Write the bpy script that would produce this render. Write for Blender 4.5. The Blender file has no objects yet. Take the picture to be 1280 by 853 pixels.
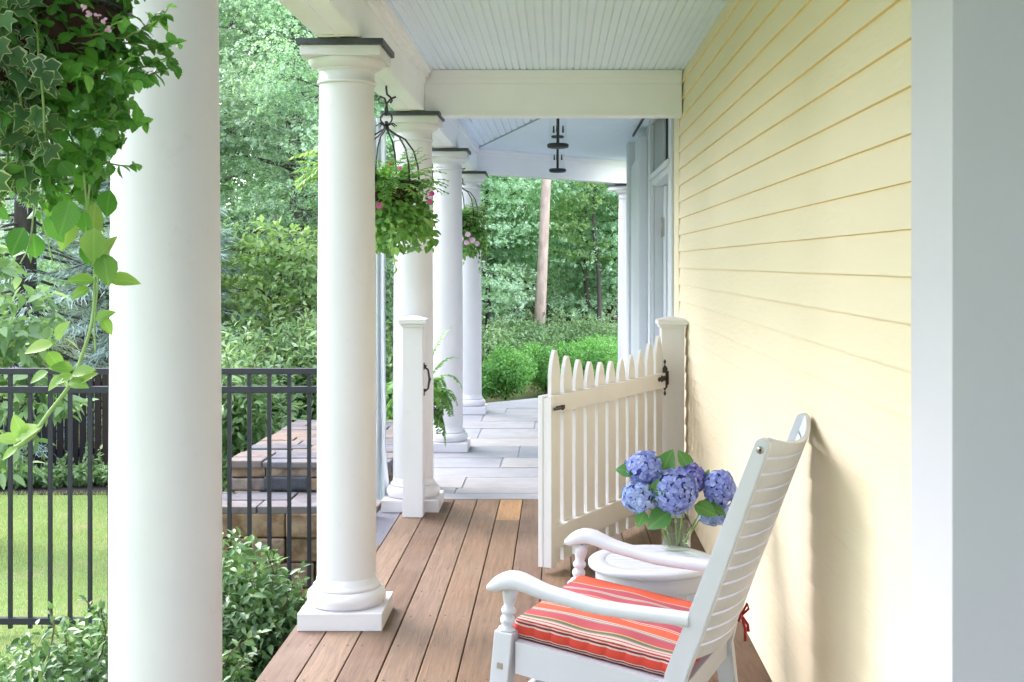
import bpy, bmesh, math, random
import numpy as np
from mathutils import Vector, Matrix
R = math.radians
sc = bpy.context.scene
col = sc.collection
rng = np.random.default_rng(7)
random.seed(5)
F_PX, CX, CY, HC = 1540.0, 697.0, 330.0, 1.5

def at(px, py, Y):
    """point at depth Y seen at photo pixel px,py (a way to convert measurements into metres)"""
    return Vector(((px - CX) * Y / F_PX, Y, HC - (py - CY) * Y / F_PX))

# ---------------------------------------------------------------- materials
def new_mat(name):
    m = bpy.data.materials.new(name); m.use_nodes = True
    nt = m.node_tree; nt.nodes.clear()
    out = nt.nodes.new('ShaderNodeOutputMaterial')
    return m, nt, out
def N(nt, t, **kw):
    n = nt.nodes.new(t)
    for k, v in kw.items():
        if k.startswith('i_'):
            key = k[2:]
            n.inputs[int(key) if key.isdigit() else key.replace('_', ' ')].default_value = v
        else: setattr(n, k, v)
    return n
def ramp(nt, stops, interp='LINEAR'):
    r = nt.nodes.new('ShaderNodeValToRGB'); cr = r.color_ramp; cr.interpolation = interp
    while len(cr.elements) > 1: cr.elements.remove(cr.elements[-1])
    for i, (p, c) in enumerate(stops):
        e = cr.elements[0] if i == 0 else cr.elements.new(p)
        e.position = p; e.color = (c[0], c[1], c[2], 1)
    return r
def paint(name, c, rough=.45, var=.05, scale=6, bump=.03, stretch=(1, 1, 1), dirt=None):
    m, nt, out = new_mat(name); L = nt.links.new
    b = N(nt, 'ShaderNodeBsdfPrincipled', i_Roughness=rough)
    g = N(nt, 'ShaderNodeNewGeometry'); mp = N(nt, 'ShaderNodeMapping'); mp.inputs['Scale'].default_value = stretch
    L(g.outputs['Position'], mp.inputs['Vector'])
    n1 = N(nt, 'ShaderNodeTexNoise', i_Scale=scale, i_Detail=5.0, i_Roughness=.6)
    L(mp.outputs[0], n1.inputs['Vector'])
    lo = tuple(x * (1 - var) for x in c); hi = tuple(min(1, x * (1 + var * .6)) for x in c)
    r = ramp(nt, [(.3, lo), (.7, hi)]); L(n1.outputs['Fac'], r.inputs[0])
    src = r.outputs[0]
    if dirt:
        n3 = N(nt, 'ShaderNodeTexNoise', i_Scale=scale * 5, i_Detail=6.0, i_Roughness=.75); L(g.outputs['Position'], n3.inputs['Vector'])
        rr = ramp(nt, [(.60, (0, 0, 0)), (.78, (1, 1, 1))]); L(n3.outputs['Fac'], rr.inputs[0])
        mx = N(nt, 'ShaderNodeMixRGB'); mm = N(nt, 'ShaderNodeMath', operation='MULTIPLY'); mm.inputs[1].default_value = dirt[3]
        L(rr.outputs[0], mm.inputs[0]); L(mm.outputs[0], mx.inputs[0]); L(src, mx.inputs[1]); mx.inputs[2].default_value = (*dirt[:3], 1); src = mx.outputs[0]
    L(src, b.inputs['Base Color'])
    if bump:
        n2 = N(nt, 'ShaderNodeTexNoise', i_Scale=scale * 12, i_Detail=3.0); L(mp.outputs[0], n2.inputs['Vector'])
        bp = N(nt, 'ShaderNodeBump', i_Strength=bump * 4, i_Distance=.004); L(n2.outputs['Fac'], bp.inputs['Height']); L(bp.outputs[0], b.inputs['Normal'])
    L(b.outputs[0], out.inputs[0]); return m
def leaf_mat(name, stops, transl=.35, rough=.45, clump=1.2, clump_amt=.55, edge=None, vein=False):
    m, nt, out = new_mat(name); L = nt.links.new
    g = N(nt, 'ShaderNodeNewGeometry')
    r = ramp(nt, stops); 
    nz = N(nt, 'ShaderNodeTexNoise', i_Scale=clump, i_Detail=2.0); L(g.outputs['Position'], nz.inputs['Vector'])
    mr = N(nt, 'ShaderNodeMapRange'); mr.inputs[1].default_value = .3; mr.inputs[2].default_value = .7; L(nz.outputs['Fac'], mr.inputs[0])
    mxf = N(nt, 'ShaderNodeMix'); mxf.inputs[0].default_value = clump_amt
    L(g.outputs['Random Per Island'], mxf.inputs[2]); L(mr.outputs[0], mxf.inputs[3]); L(mxf.outputs[0], r.inputs[0])
    c = r.outputs[0]
    if edge or vein:
        uv = N(nt, 'ShaderNodeTexCoord'); sep = N(nt, 'ShaderNodeSeparateXYZ'); L(uv.outputs['UV'], sep.inputs[0])
    if vein:
        ab = N(nt, 'ShaderNodeMath', operation='ABSOLUTE'); L(sep.outputs[0], ab.inputs[0])
        # side veins: stripes in v - |u|
        s1 = N(nt, 'ShaderNodeMath', operation='SUBTRACT'); L(sep.outputs[1], s1.inputs[0]); L(ab.outputs[0], s1.inputs[1])
        s2 = N(nt, 'ShaderNodeMath', operation='MULTIPLY'); s2.inputs[1].default_value = 44; L(s1.outputs[0], s2.inputs[0])
        s3 = N(nt, 'ShaderNodeMath', operation='SINE'); L(s2.outputs[0], s3.inputs[0])
        rv = ramp(nt, [(.0, (1, 1, 1)), (.75, (1, 1, 1)), (1, (1.0, 1.0, 1.0))])
        a2 = N(nt, 'ShaderNodeMapRange'); a2.inputs[1].default_value = .8; a2.inputs[2].default_value = 1; a2.inputs[4].default_value = .35; L(s3.outputs[0], a2.inputs[0])
        mid = N(nt, 'ShaderNodeMapRange'); mid.inputs[1].default_value = .02; mid.inputs[2].default_value = .05; mid.inputs[3].default_value = .6; mid.inputs[4].default_value = 0; L(ab.outputs[0], mid.inputs[0])
        mxv = N(nt, 'ShaderNodeMath', operation='MAXIMUM'); L(a2.outputs[0], mxv.inputs[0]); L(mid.outputs[0], mxv.inputs[1])
        mv = N(nt, 'ShaderNodeMixRGB', blend_type='ADD'); L(mxv.outputs[0], mv.inputs[0]); L(c, mv.inputs[1]); mv.inputs[2].default_value = (.07, .09, .04, 1); c = mv.outputs[0]
    if edge:
        at_ = N(nt, 'ShaderNodeAttribute', attribute_name='edge')
        nz2 = N(nt, 'ShaderNodeTexNoise', i_Scale=90.0); L(g.outputs['Position'], nz2.inputs['Vector'])
        ad = N(nt, 'ShaderNodeMath', operation='ADD'); L(at_.outputs['Fac'], ad.inputs[0]); L(nz2.outputs['Fac'], ad.inputs[1])
        er = ramp(nt, [(.0, (0, 0, 0)), (.60, (0, 0, 0)), (.68, (1, 1, 1))]); 
        hf = N(nt, 'ShaderNodeMath', operation='MULTIPLY'); hf.inputs[1].default_value = .5; L(ad.outputs[0], hf.inputs[0]); L(hf.outputs[0], er.inputs[0])
        me = N(nt, 'ShaderNodeMixRGB'); L(er.outputs[0], me.inputs[0]); L(c, me.inputs[1]); me.inputs[2].default_value = (*edge, 1); c = me.outputs[0]
    b = N(nt, 'ShaderNodeBsdfPrincipled', i_Roughness=rough); b.inputs['Specular IOR Level'].default_value = .4
    L(c, b.inputs['Base Color'])
    t = N(nt, 'ShaderNodeBsdfTranslucent')
    tm = N(nt, 'ShaderNodeMixRGB', blend_type='MULTIPLY'); tm.inputs[0].default_value = 1; L(c, tm.inputs[1]); tm.inputs[2].default_value = (1.4, 1.4, .95, 1); L(tm.outputs[0], t.inputs[0])
    mx = N(nt, 'ShaderNodeMixShader'); mx.inputs[0].default_value = transl
    L(b.outputs[0], mx.inputs[1]); L(t.outputs[0], mx.inputs[2]); L(mx.outputs[0], out.inputs[0])
    return m
def island_mat(name, stops, rough=.6, grain=(1, 1, 1), gscale=10, gamt=.35, bump=.15, spec=.35, blotch=None, interp='LINEAR'):
    """boards / stones: tone per piece plus grain"""
    m, nt, out = new_mat(name); L = nt.links.new
    g = N(nt, 'ShaderNodeNewGeometry'); r = ramp(nt, stops, interp); L(g.outputs['Random Per Island'], r.inputs[0])
    off = N(nt, 'ShaderNodeVectorMath', operation='SCALE'); off.inputs[0].default_value = (31, 17, 23)
    L(g.outputs['Random Per Island'], off.inputs['Scale'])
    ad = N(nt, 'ShaderNodeVectorMath', operation='ADD'); L(g.outputs['Position'], ad.inputs[0]); L(off.outputs[0], ad.inputs[1])
    mp = N(nt, 'ShaderNodeMapping'); mp.inputs['Scale'].default_value = grain; L(ad.outputs[0], mp.inputs[0])
    nz = N(nt, 'ShaderNodeTexNoise', i_Scale=gscale, i_Detail=7.0, i_Roughness=.65); nz.inputs['Distortion'].default_value = .6; L(mp.outputs[0], nz.inputs['Vector'])
    gr = ramp(nt, [(.25, (1 - gamt,) * 3), (.75, (1 + gamt * .6,) * 3)]); L(nz.outputs['Fac'], gr.inputs[0])
    mu = N(nt, 'ShaderNodeMixRGB', blend_type='MULTIPLY'); mu.inputs[0].default_value = 1; L(r.outputs[0], mu.inputs[1]); L(gr.outputs[0], mu.inputs[2])
    c = mu.outputs[0]
    if blotch:
        n2 = N(nt, 'ShaderNodeTexNoise', i_Scale=blotch[4], i_Detail=5.0, i_Roughness=.65); L(ad.outputs[0], n2.inputs['Vector'])
        br = ramp(nt, [(.42, (0, 0, 0)), (.68, (1, 1, 1))]); L(n2.outputs['Fac'], br.inputs[0])
        mm = N(nt, 'ShaderNodeMath', operation='MULTIPLY'); mm.inputs[1].default_value = blotch[3]; L(br.outputs[0], mm.inputs[0])
        mb = N(nt, 'ShaderNodeMixRGB'); L(mm.outputs[0], mb.inputs[0]); L(c, mb.inputs[1]); mb.inputs[2].default_value = (*blotch[:3], 1); c = mb.outputs[0]
    b = N(nt, 'ShaderNodeBsdfPrincipled', i_Roughness=rough); b.inputs['Specular IOR Level'].default_value = spec
    L(c, b.inputs['Base Color'])
    bp = N(nt, 'ShaderNodeBump', i_Strength=bump, i_Distance=.01); L(nz.outputs['Fac'], bp.inputs['Height']); L(bp.outputs[0], b.inputs['Normal'])
    L(b.outputs[0], out.inputs[0]); return m
def glass_mat(name, tint=(1, 1, 1), rough=.0, edge=.45):
    m, nt, out = new_mat(name); L = nt.links.new
    t = N(nt, 'ShaderNodeBsdfTransparent'); t.inputs[0].default_value = (*tint, 1)
    gl = N(nt, 'ShaderNodeBsdfGlossy', i_Roughness=rough + .02)
    lw = N(nt, 'ShaderNodeLayerWeight', i_Blend=.5); pw = N(nt, 'ShaderNodeMath', operation='POWER'); pw.inputs[1].default_value = 4.0; L(lw.outputs['Facing'], pw.inputs[0])
    mr = N(nt, 'ShaderNodeMapRange'); mr.inputs[3].default_value = .035; mr.inputs[4].default_value = edge; L(pw.outputs[0], mr.inputs[0])
    mx = N(nt, 'ShaderNodeMixShader'); L(mr.outputs[0], mx.inputs[0]); L(t.outputs[0], mx.inputs[1]); L(gl.outputs[0], mx.inputs[2]); L(mx.outputs[0], out.inputs[0])
    return m

M = {}
M['white'] = paint('white_paint', (.675, .66, .69), .42, .035, 3, .02, dirt=(.50, .48, .44, .35))
M['beam'] = paint('beam_white_paint', (.87, .87, .905), .45, .03, 3, .02)
M['white_cool'] = paint('white_cool_paint', (.61, .64, .68), .45, .03, 3, .02)
M['gate'] = paint('gate_paint', (.74, .725, .745), .45, .04, 4, .03, (1, 1, .3), dirt=(.55, .5, .42, .2))
M['chair'] = paint('chair_paint', (.60, .62, .70), .32, .02, 5, .012)
M['siding'] = paint('siding_paint', (.79, .69, .50), .55, .03, 5, .10, (1, .18, 1))
M['lap'] = paint('lap_bounce_paint', (.88, .66, .30), .6, .05, 8, 0)  # bounced yellow light put into the colour of the lap undersides
M['ceiling'] = paint('ceiling_paint', (.77, .86, 1.0), .5, .03, 3, .02, (1, .3, 1))
M['panel'] = paint('grey_panel_paint', (.56, .62, .64), .5, .05, 2, .02)
M['iron'] = paint('black_iron', (.016, .016, .02), .42, .3, 30, .08)
M['fence'] = paint('fence_metal', (.02, .02, .034), .42, .2, 20, .03, dirt=(.09, .09, .10, .5))
M['bronze'] = paint('dark_bronze', (.03, .022, .018), .4, .3, 30, .06)
M['steel'] = paint('steel', (.45, .44, .42), .3, .1, 30, .03)
M['steel'].node_tree.nodes['Principled BSDF'].inputs['Metallic'].default_value = .9
M['flash'] = paint('slate_flashing', (.055, .06, .075), .5, .35, 25, .1)
M['dark'] = paint('dark_gap', (.02, .02, .025), .6, .1, 10, 0)
M['black_glass'] = paint('transom_glass', (.012, .014, .03), .4, .1, 4, 0)
M['cable'] = paint('pale_cable', (.75, .72, .64), .5, .05, 20, 0)
M['deck'] = island_mat('deck_wood', [(0, (.115, .068, .042)), (.25, (.190, .120, .072)), (.45, (.120, .074, .054)), (.65, (.225, .150, .090)), (.85, (.145, .096, .072)), (1, (.265, .18, .108))], .58, (9, .5, 9), 7, .5, .25, .28, blotch=(.20, .148, .105, .5, 1.7))
M['deck_new'] = island_mat('deck_new_board', [(0, (.32, .18, .08)), (1, (.33, .185, .085))], .5, (9, .6, 9), 9, .35, .2, .4)
M['deck_grey'] = island_mat('deck_grey_board', [(0, (.13, .13, .155)), (1, (.14, .14, .165))], .42, (9, .6, 9), 7, .3, .15, .5)
M['screw'] = paint('screw_heads', (.05, .04, .038), .5, .2, 30, 0)
M['stone'] = island_mat('bluestone', [(0, (.20, .22, .245)), (.3, (.255, .27, .29)), (.6, (.30, .30, .30)), (.8, (.235, .25, .27)), (1, (.325, .32, .31))], .6, (1, 1, 1), 5, .22, .25, .4, blotch=(.34, .31, .29, .4, 2.0))
M['joint'] = paint('stone_joint', (.27, .28, .29), .8, .2, 20, .05)
M['field'] = island_mat('fieldstone', [(0, (.05, .05, .065)), (.22, (.22, .135, .075)), (.42, (.27, .16, .085)), (.6, (.13, .12, .12)), (.78, (.23, .155, .10)), (1, (.27, .19, .125))], .75, (1, 1, 1), 14, .5, .7, .3, blotch=(.5, .40, .3, .45, 7))
M['field_top'] = island_mat('flagstone_top', [(0, (.10, .11, .13)), (.3, (.15, .155, .175)), (.5, (.23, .165, .115)), (.7, (.12, .125, .145)), (1, (.25, .20, .15))], .75, (1, 1, 1), 8, .5, .4, .3, blotch=(.22, .17, .13, .45, 5))
M['mulch'] = paint('mulch', (.045, .032, .026), .9, .5, 22, .6)
M['black_glass'].node_tree.nodes['Principled BSDF'].inputs['Specular IOR Level'].default_value = .05
M['soil'] = paint('woodland_soil', (.12, .10, .06), .9, .5, 2.5, .4)
M['coco'] = paint('coco_liner', (.10, .045, .032), .9, .5, 40, .5)
M['bark'] = paint('grey_bark', (.06, .052, .046), .85, .4, 14, .3, (1, 1, .25))
M['bark_pale'] = paint('pale_bark', (.42, .33, .27), .85, .3, 16, .35, (1, 1, .3))
M['stem'] = paint('green_stem', (.20, .32, .08), .5, .2, 30, 0)
M['stem_brown'] = paint('brown_stem', (.13, .08, .05), .6, .3, 30, 0)
M['fabric_drape'] = paint('drape_cloth', (.66, .71, .75), .8, .06, 6, .05)
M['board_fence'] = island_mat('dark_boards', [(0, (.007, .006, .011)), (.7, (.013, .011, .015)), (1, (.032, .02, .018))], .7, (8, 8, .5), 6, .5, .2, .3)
M['red'] = paint('red_ribbon', (.45, .03, .04), .6, .15, 40, 0)
M['clay'] = paint('planter_clay', (.5, .5, .5), .6, .1, 10, .05)

# ---------------------------------------------------------------- mesh building
class MB:
    def __init__(s): s.v = []; s.f = []; s.mi = []; s.sm = []
    def add(s, vs, fs, mi=0, smooth=False):
        o = len(s.v); s.v += [tuple(v) for v in vs]
        for f in fs: s.f.append([i + o for i in f]); s.mi.append(mi); s.sm.append(smooth)
    def box(s, x0, x1, y0, y1, z0, z1, bev=0.0, mi=0, mat=None):
        bm = bmesh.new(); bmesh.ops.create_cube(bm, size=1)
        for v in bm.verts: v.co = Vector(((x0 + x1) / 2 + v.co.x * (x1 - x0), (y0 + y1) / 2 + v.co.y * (y1 - y0), (z0 + z1) / 2 + v.co.z * (z1 - z0)))
        if bev: bmesh.ops.bevel(bm, geom=bm.edges[:], offset=bev, segments=2, affect='EDGES', profile=.6)
        s.bm(bm, mi, mat)
    def bm(s, bm, mi=0, mat=None, smooth=False):
        if mat is not None: bmesh.ops.transform(bm, matrix=mat, verts=bm.verts)
        bm.verts.index_update(); s.add([v.co for v in bm.verts], [[v.index for v in f.verts] for f in bm.faces], mi, smooth); bm.free()
    def obox(s, c, ax, ay, az, bev=0, mi=0):
        """box centred at c with half-axis vectors"""
        c = Vector(c); ax, ay, az = Vector(ax), Vector(ay), Vector(az)
        bm = bmesh.new(); bmesh.ops.create_cube(bm, size=2)
        lx, ly, lz = ax.length, ay.length, az.length
        for v in bm.verts: v.co = Vector((v.co.x * lx, v.co.y * ly, v.co.z * lz))
        if bev: bmesh.ops.bevel(bm, geom=bm.edges[:], offset=bev, segments=2, affect='EDGES', profile=.6)
        ux, uy, uz = ax.normalized(), ay.normalized(), az.normalized()
        for v in bm.verts: v.co = c + ux * v.co.x + uy * v.co.y + uz * v.co.z
        s.bm(bm, mi)
    def lathe(s, prof, c=(0, 0, 0), seg=32, mi=0, cap=True, smooth=True):
        vs = []; fs = []
        for (r, z) in prof:
            for k in range(seg):
                a = 2 * math.pi * k / seg; vs.append((c[0] + r * math.cos(a), c[1] + r * math.sin(a), c[2] + z))
        n = len(prof)
        for i in range(n - 1):
            for k in range(seg):
                k2 = (k + 1) % seg; fs.append([i * seg + k, i * seg + k2, (i + 1) * seg + k2, (i + 1) * seg + k])
        if cap: fs.append(list(range(seg))[::-1]); fs.append([(n - 1) * seg + k for k in range(seg)])
        s.add(vs, fs, mi, smooth)
    def tube(s, pts, rad, seg=6, mi=0, smooth=True, cap=True):
        pts = [Vector(p) for p in pts]; n = len(pts)
        if not hasattr(rad, '__len__'): rad = [rad] * n
        vs = []; fs = []; prev = None
        for i, p in enumerate(pts):
            t = (pts[min(i + 1, n - 1)] - pts[max(i - 1, 0)])
            t = t.normalized() if t.length > 1e-9 else Vector((0, 0, 1))
            if prev is None:
                u = t.cross(Vector((0, 0, 1)));
                if u.length < .05: u = t.cross(Vector((1, 0, 0)))
                u.normalize()
            else:
                u = prev - t * prev.dot(t)
                u = u.normalized() if u.length > 1e-6 else t.orthogonal().normalized()
            prev = u; w = t.cross(u)
            for k in range(seg):
                a = 2 * math.pi * k / seg; vs.append(p + (u * math.cos(a) + w * math.sin(a)) * rad[i])
        for i in range(n - 1):
            for k in range(seg):
                k2 = (k + 1) % seg; fs.append([i * seg + k, i * seg + k2, (i + 1) * seg + k2, (i + 1) * seg + k])
        if cap: fs.append(list(range(seg))[::-1]); fs.append([(n - 1) * seg + k for k in range(seg)])
        s.add(vs, fs, mi, smooth)
    def prism(s, poly, thick_vec, mi=0, smooth=False):
        """poly: list of 3D points, extruded by thick_vec"""
        n = len(poly); t = Vector(thick_vec); vs = [Vector(p) for p in poly] + [Vector(p) + t for p in poly]
        fs = [list(range(n))[::-1], list(range(n, 2 * n))] + [[i, (i + 1) % n, n + (i + 1) % n, n + i] for i in range(n)]
        s.add(vs, fs, mi, smooth)
    def grid(s, P, nu, nv, mi=0, smooth=True, wrap=False):
        fs = []
        for i in range(nu - 1):
            for j in range(nv if wrap else nv - 1):
                j2 = (j + 1) % nv; fs.append([i * nv + j, (i + 1) * nv + j, (i + 1) * nv + j2, i * nv + j2])
        s.add(P, fs, mi, smooth)
    def build(s, name, mats, parent=None, fix=True):
        me = bpy.data.meshes.new(name)
        me.from_pydata([tuple(v) for v in s.v], [], s.f)
        if not isinstance(mats, (list, tuple)): mats = [mats]
        for m in mats: me.materials.append(m)
        me.polygons.foreach_set('material_index', s.mi); me.polygons.foreach_set('use_smooth', s.sm)
        if fix:
            bm = bmesh.new(); bm.from_mesh(me); bmesh.ops.recalc_face_normals(bm, faces=bm.faces); bm.to_mesh(me); bm.free()
        me.update()
        return link(name, me, parent)
def link(name, me, parent=None):
    o = bpy.data.objects.new(name, me); col.objects.link(o)
    if parent is not None: o.parent = parent
    return o
def tag(o, label=None, cat=None, group=None, kind=None):
    if label: o['label'] = label
    if cat: o['category'] = cat
    if group: o['group'] = group
    if kind: o['kind'] = kind
    return o
def empty(name, loc, label, cat, group=None, rz=0, kind=None):
    o = bpy.data.objects.new(name, None); col.objects.link(o); o.empty_display_size = .1
    o.location = loc; o.rotation_euler = (0, 0, rz); return tag(o, label, cat, group, kind)
def children(o): return [c for c in bpy.data.objects if c.parent == o]
def copy_tree(o, parent=None):
    c = o.copy(); col.objects.link(c); c.parent = parent
    for ch in children(o): copy_tree(ch, c)
    return c

# ---------------------------------------------------------------- leaves
def tm_rows(rows, fold=.25, bend=.15):
    v = []; f = []; e = []
    for (t, w) in rows:
        for sx in (-1, 0, 1):
            v.append((sx * w, t, abs(sx) * w * fold - bend * t * t)); e.append(1.0 if sx else (1.0 if t > .98 else 0.0))
    for i in range(len(rows) - 1):
        a = i * 3; f += [[a, a + 1, a + 4, a + 3], [a + 1, a + 2, a + 5, a + 4]]
    return np.array(v, float), f, np.array(e)
T_OVATE = tm_rows([(0, .02), (.12, .26), (.32, .42), (.55, .40), (.78, .24), (.93, .09), (1, .005)], .22, .2)
T_LONG = tm_rows([(0, .02), (.2, .26), (.5, .34), (.8, .2), (1, .01)], .25, .25)
T_ROUND = tm_rows([(0, .05), (.07, .30), (.12, .26), (.22, .46), (.28, .40), (.40, .52), (.46, .44), (.58, .47), (.64, .36), (.76, .35), (.82, .22), (.93, .13), (1, .0)], .2, .3)
T_RHOMB = (np.array([(0, 0, 0), (.45, .5, .1), (0, 1, -.1), (-.45, .5, .1)], float), [[0, 1, 2, 3]], np.ones(4))
T_NEEDLE = (np.array([(-.13, 0, 0), (.13, 0, 0), (.09, .7, -.03), (0, 1, -.08), (-.09, .7, -.03)], float), [[0, 1, 2, 3, 4]], np.ones(5))
T_TWIG5 = None
def _spray():
    # a twig with five leaflets, flat
    v = []; f = []
    def leaf(o, ang, l, w):
        ca, sa = math.cos(ang), math.sin(ang); b = len(v)
        for (a, t, z) in [(0, 0, 0), (.5 * w, .5 * l, .05 * l), (0, l, -.06 * l), (-.5 * w, .5 * l, .05 * l)]:
            v.append((o[0] + a * ca + t * sa, o[1] - a * sa + t * ca, z))
        f.append([b, b + 1, b + 2, b + 3])
    leaf((0, .55), 0, .45, .26); leaf((0, .5), .9, .42, .24); leaf((0, .5), -.9, .42, .24); leaf((0, .15), 1.1, .42, .24); leaf((0, .2), -1.1, .42, .24)
    return np.array(v, float), f, np.ones(len(v))
T_SPRAY = _spray()
def _ivy():
    out = [(0, 0), (-.22, -.12), (-.50, .05), (-.34, .28), (-.52, .55), (-.20, .56), (0, 1.0), (.20, .56), (.52, .55), (.34, .28), (.50, .05), (.22, -.12)]
    inn = [(x * .62, .30 + (y - .30) * .62) for x, y in out]
    v = [(x, y, -.12 * y * y + .12 * abs(x)) for x, y in out] + [(x, y, -.12 * y * y + .1 * abs(x)) for x, y in inn] + [(0, .3, 0)]
    n = 12; f = [[i, (i + 1) % n, n + (i + 1) % n, n + i] for i in range(n)] + [[n + i, n + (i + 1) % n, 2 * n] for i in range(n)]
    return np.array(v, float), f, np.array([1.0] * n + [.0] * n + [.0])
T_IVY = _ivy()
def unit(a): return a / np.maximum(np.linalg.norm(a, axis=-1, keepdims=True), 1e-9)
def leaf_object(name, batches, mats, parent=None):
    """batches: (P, D, Nn, L, W, template, material index)"""
    V = []; loops = []; starts = []; tot = []; mi = []; UV = []; ED = []; off = 0; ls = 0
    for (P, D, Nn, L, W, T, k) in batches:
        tv, tf, te = T; n = len(P)
        if n == 0: continue
        P = np.asarray(P, float); D = unit(np.asarray(D, float)); S = unit(np.cross(D, Nn)); Nn = np.cross(S, D)
        L = np.broadcast_to(L, (n,)); W = np.broadcast_to(W, (n,))
        v = P[:, None, :] + S[:, None, :] * (tv[None, :, 0, None] * W[:, None, None]) + D[:, None, :] * (tv[None, :, 1, None] * L[:, None, None]) + Nn[:, None, :] * (tv[None, :, 2, None] * L[:, None, None])
        m = len(tv); V.append(v.reshape(-1, 3))
        fl = [i for f in tf for i in f]; lens = [len(f) for f in tf]
        idx = (np.arange(n) * m)[:, None] + np.array(fl)[None, :] + off; loops.append(idx.ravel())
        st = np.concatenate([[0], np.cumsum(lens)[:-1]]); starts.append(((np.arange(n) * len(fl))[:, None] + st[None, :] + ls).ravel())
        tot.append(np.tile(lens, n)); mi.append(np.full(n * len(tf), k)); UV.append(np.tile(tv[fl][:, :2], (n, 1))); ED.append(np.tile(te, n))
        off += n * m; ls += n * len(fl)
    V = np.concatenate(V); loops = np.concatenate(loops).astype(np.int32); starts = np.concatenate(starts).astype(np.int32); tot = np.concatenate(tot).astype(np.int32)
    me = bpy.data.meshes.new(name); me.vertices.add(len(V)); me.vertices.foreach_set('co', V.ravel().astype(np.float32))
    me.loops.add(len(loops)); me.loops.foreach_set('vertex_index', loops)
    me.polygons.add(len(starts)); me.polygons.foreach_set('loop_start', starts); me.polygons.foreach_set('loop_total', tot)
    if not isinstance(mats, (list, tuple)): mats = [mats]
    for m in mats: me.materials.append(m)
    me.polygons.foreach_set('material_index', np.concatenate(mi).astype(np.int32))
    me.polygons.foreach_set('use_smooth', np.ones(len(starts), dtype=bool))
    uv = me.uv_layers.new(name='uv'); uv.data.foreach_set('uv', np.concatenate(UV).ravel().astype(np.float32))
    ea = me.attributes.new('edge', 'FLOAT', 'POINT'); ea.data.foreach_set('value', np.concatenate(ED).astype(np.float32))
    me.update(calc_edges=True); me.validate()
    return link(name, me, parent)
def rdir(n): return unit(rng.normal(size=(n, 3)))
def blob(n, c, r, shell=.55):
    """points in an ellipsoid, biased to the shell; returns points and outward dirs"""
    d = rdir(n); rad = shell + (1 - shell) * rng.random(n) ** .6
    rad = np.where(rng.random(n) < .25, rad * rng.random(n) ** .4, rad)
    return np.asarray(c, float) + d * rad[:, None] * np.asarray(r, float), d
def orient(out, up=.6, jit=.5, droop=.3):
    n = len(out)
    Nn = unit(np.array([0, 0, 1.]) * up + out * .5 + rng.normal(size=(n, 3)) * jit * .5)
    D = unit(out * np.array([1, 1, .4]) + rng.normal(size=(n, 3)) * jit + np.array([0, 0, -droop]))
    return D, Nn
M['flash_lt'] = paint('grey_strip', (.30, .34, .40), .6, .05, 10, 0)
YB = -3.6                       # unseen stretch of porch added behind the camera to block light
# ================================================================ helpers for things built in world coordinates
def thing(name, loc, label, cat, group=None, kind=None):
    return empty(name, loc, label, cat, group, 0, kind)
def part(mb, name, mats, parent, label=None, fix=True):
    o = mb.build(name, mats, parent, fix)
    root = parent; off = Vector((0, 0, 0))
    while root is not None: off += root.location; root = root.parent
    o.location = -off
    if label: o['label'] = label
    return o

# ================================================================ setting: deck, paving, ground
WX = .774                       # house wall plane
DY1 = 7.85                      # deck ends, stone begins
def deck():
    mb = MB(); gap = .005; pitch = .1445
    for i in range(13):
        x0 = -1.0855 + i * pitch; x1 = x0 + pitch - gap
        if x0 > WX + .05: break
        segs = [(YB, DY1 - .004)]
        if i == 5: segs = [(YB, 3.1), (3.105, 7.215), (7.22, DY1 - .004)]
        elif i == 0: segs = [(YB, 2.2), (2.205, 6.55), (6.555, DY1 - .004)]
        elif i % 3 == 1: segs = [(YB, 1.9), (1.905, DY1 - .004)]
        elif i % 3 == 2: segs = [(YB, 4.6 + .2 * (i % 2)), (4.605 + .2 * (i % 2), DY1 - .004)] if i > 6 else segs
        for j, (a, b) in enumerate(segs):
            mi = 0
            if i == 5 and j == 2: mi = 1
            if i == 0 and j == 2: mi = 2  # sky sheen on the edge board put into its grey-blue colour
            dz = random.uniform(-.0012, .0008)
            mb.box(x0, x1, a, b, -.03, dz, .0035, mi)
    o = mb.build('porch_deck', [M['deck'], M['deck_new'], M['deck_grey']]); tag(o, kind='structure')
    s = MB()
    y = 1.6
    while y < 7.8:
        for i in range(13):
            x0 = -1.0855 + i * pitch
            if x0 > WX: break
            for dx in (.028, .112):
                s.lathe([(.0042, 0), (.0042, .0012)], (x0 + dx + random.uniform(-.004, .004), y + random.uniform(-.008, .008), .0004), 8, 0, True, False)
        y += .405
    o2 = s.build('screws', M['screw'], o)
    f = MB(); f.box(-1.075, -1.045, YB, DY1, -.75, -.034, .002)
    f.box(-1.044, 2.0, YB - .0, YB + .04, -.75, -.034, .002); f.box(-1.044, WX + .2, DY1 - .05, DY1 - .01, -.75, -.034)
    f.box(-1.04, WX, YB + .05, DY1 - .06, -.06, -.04)
    f.build('fascia', M['deck_grey'], o)
deck()
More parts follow.
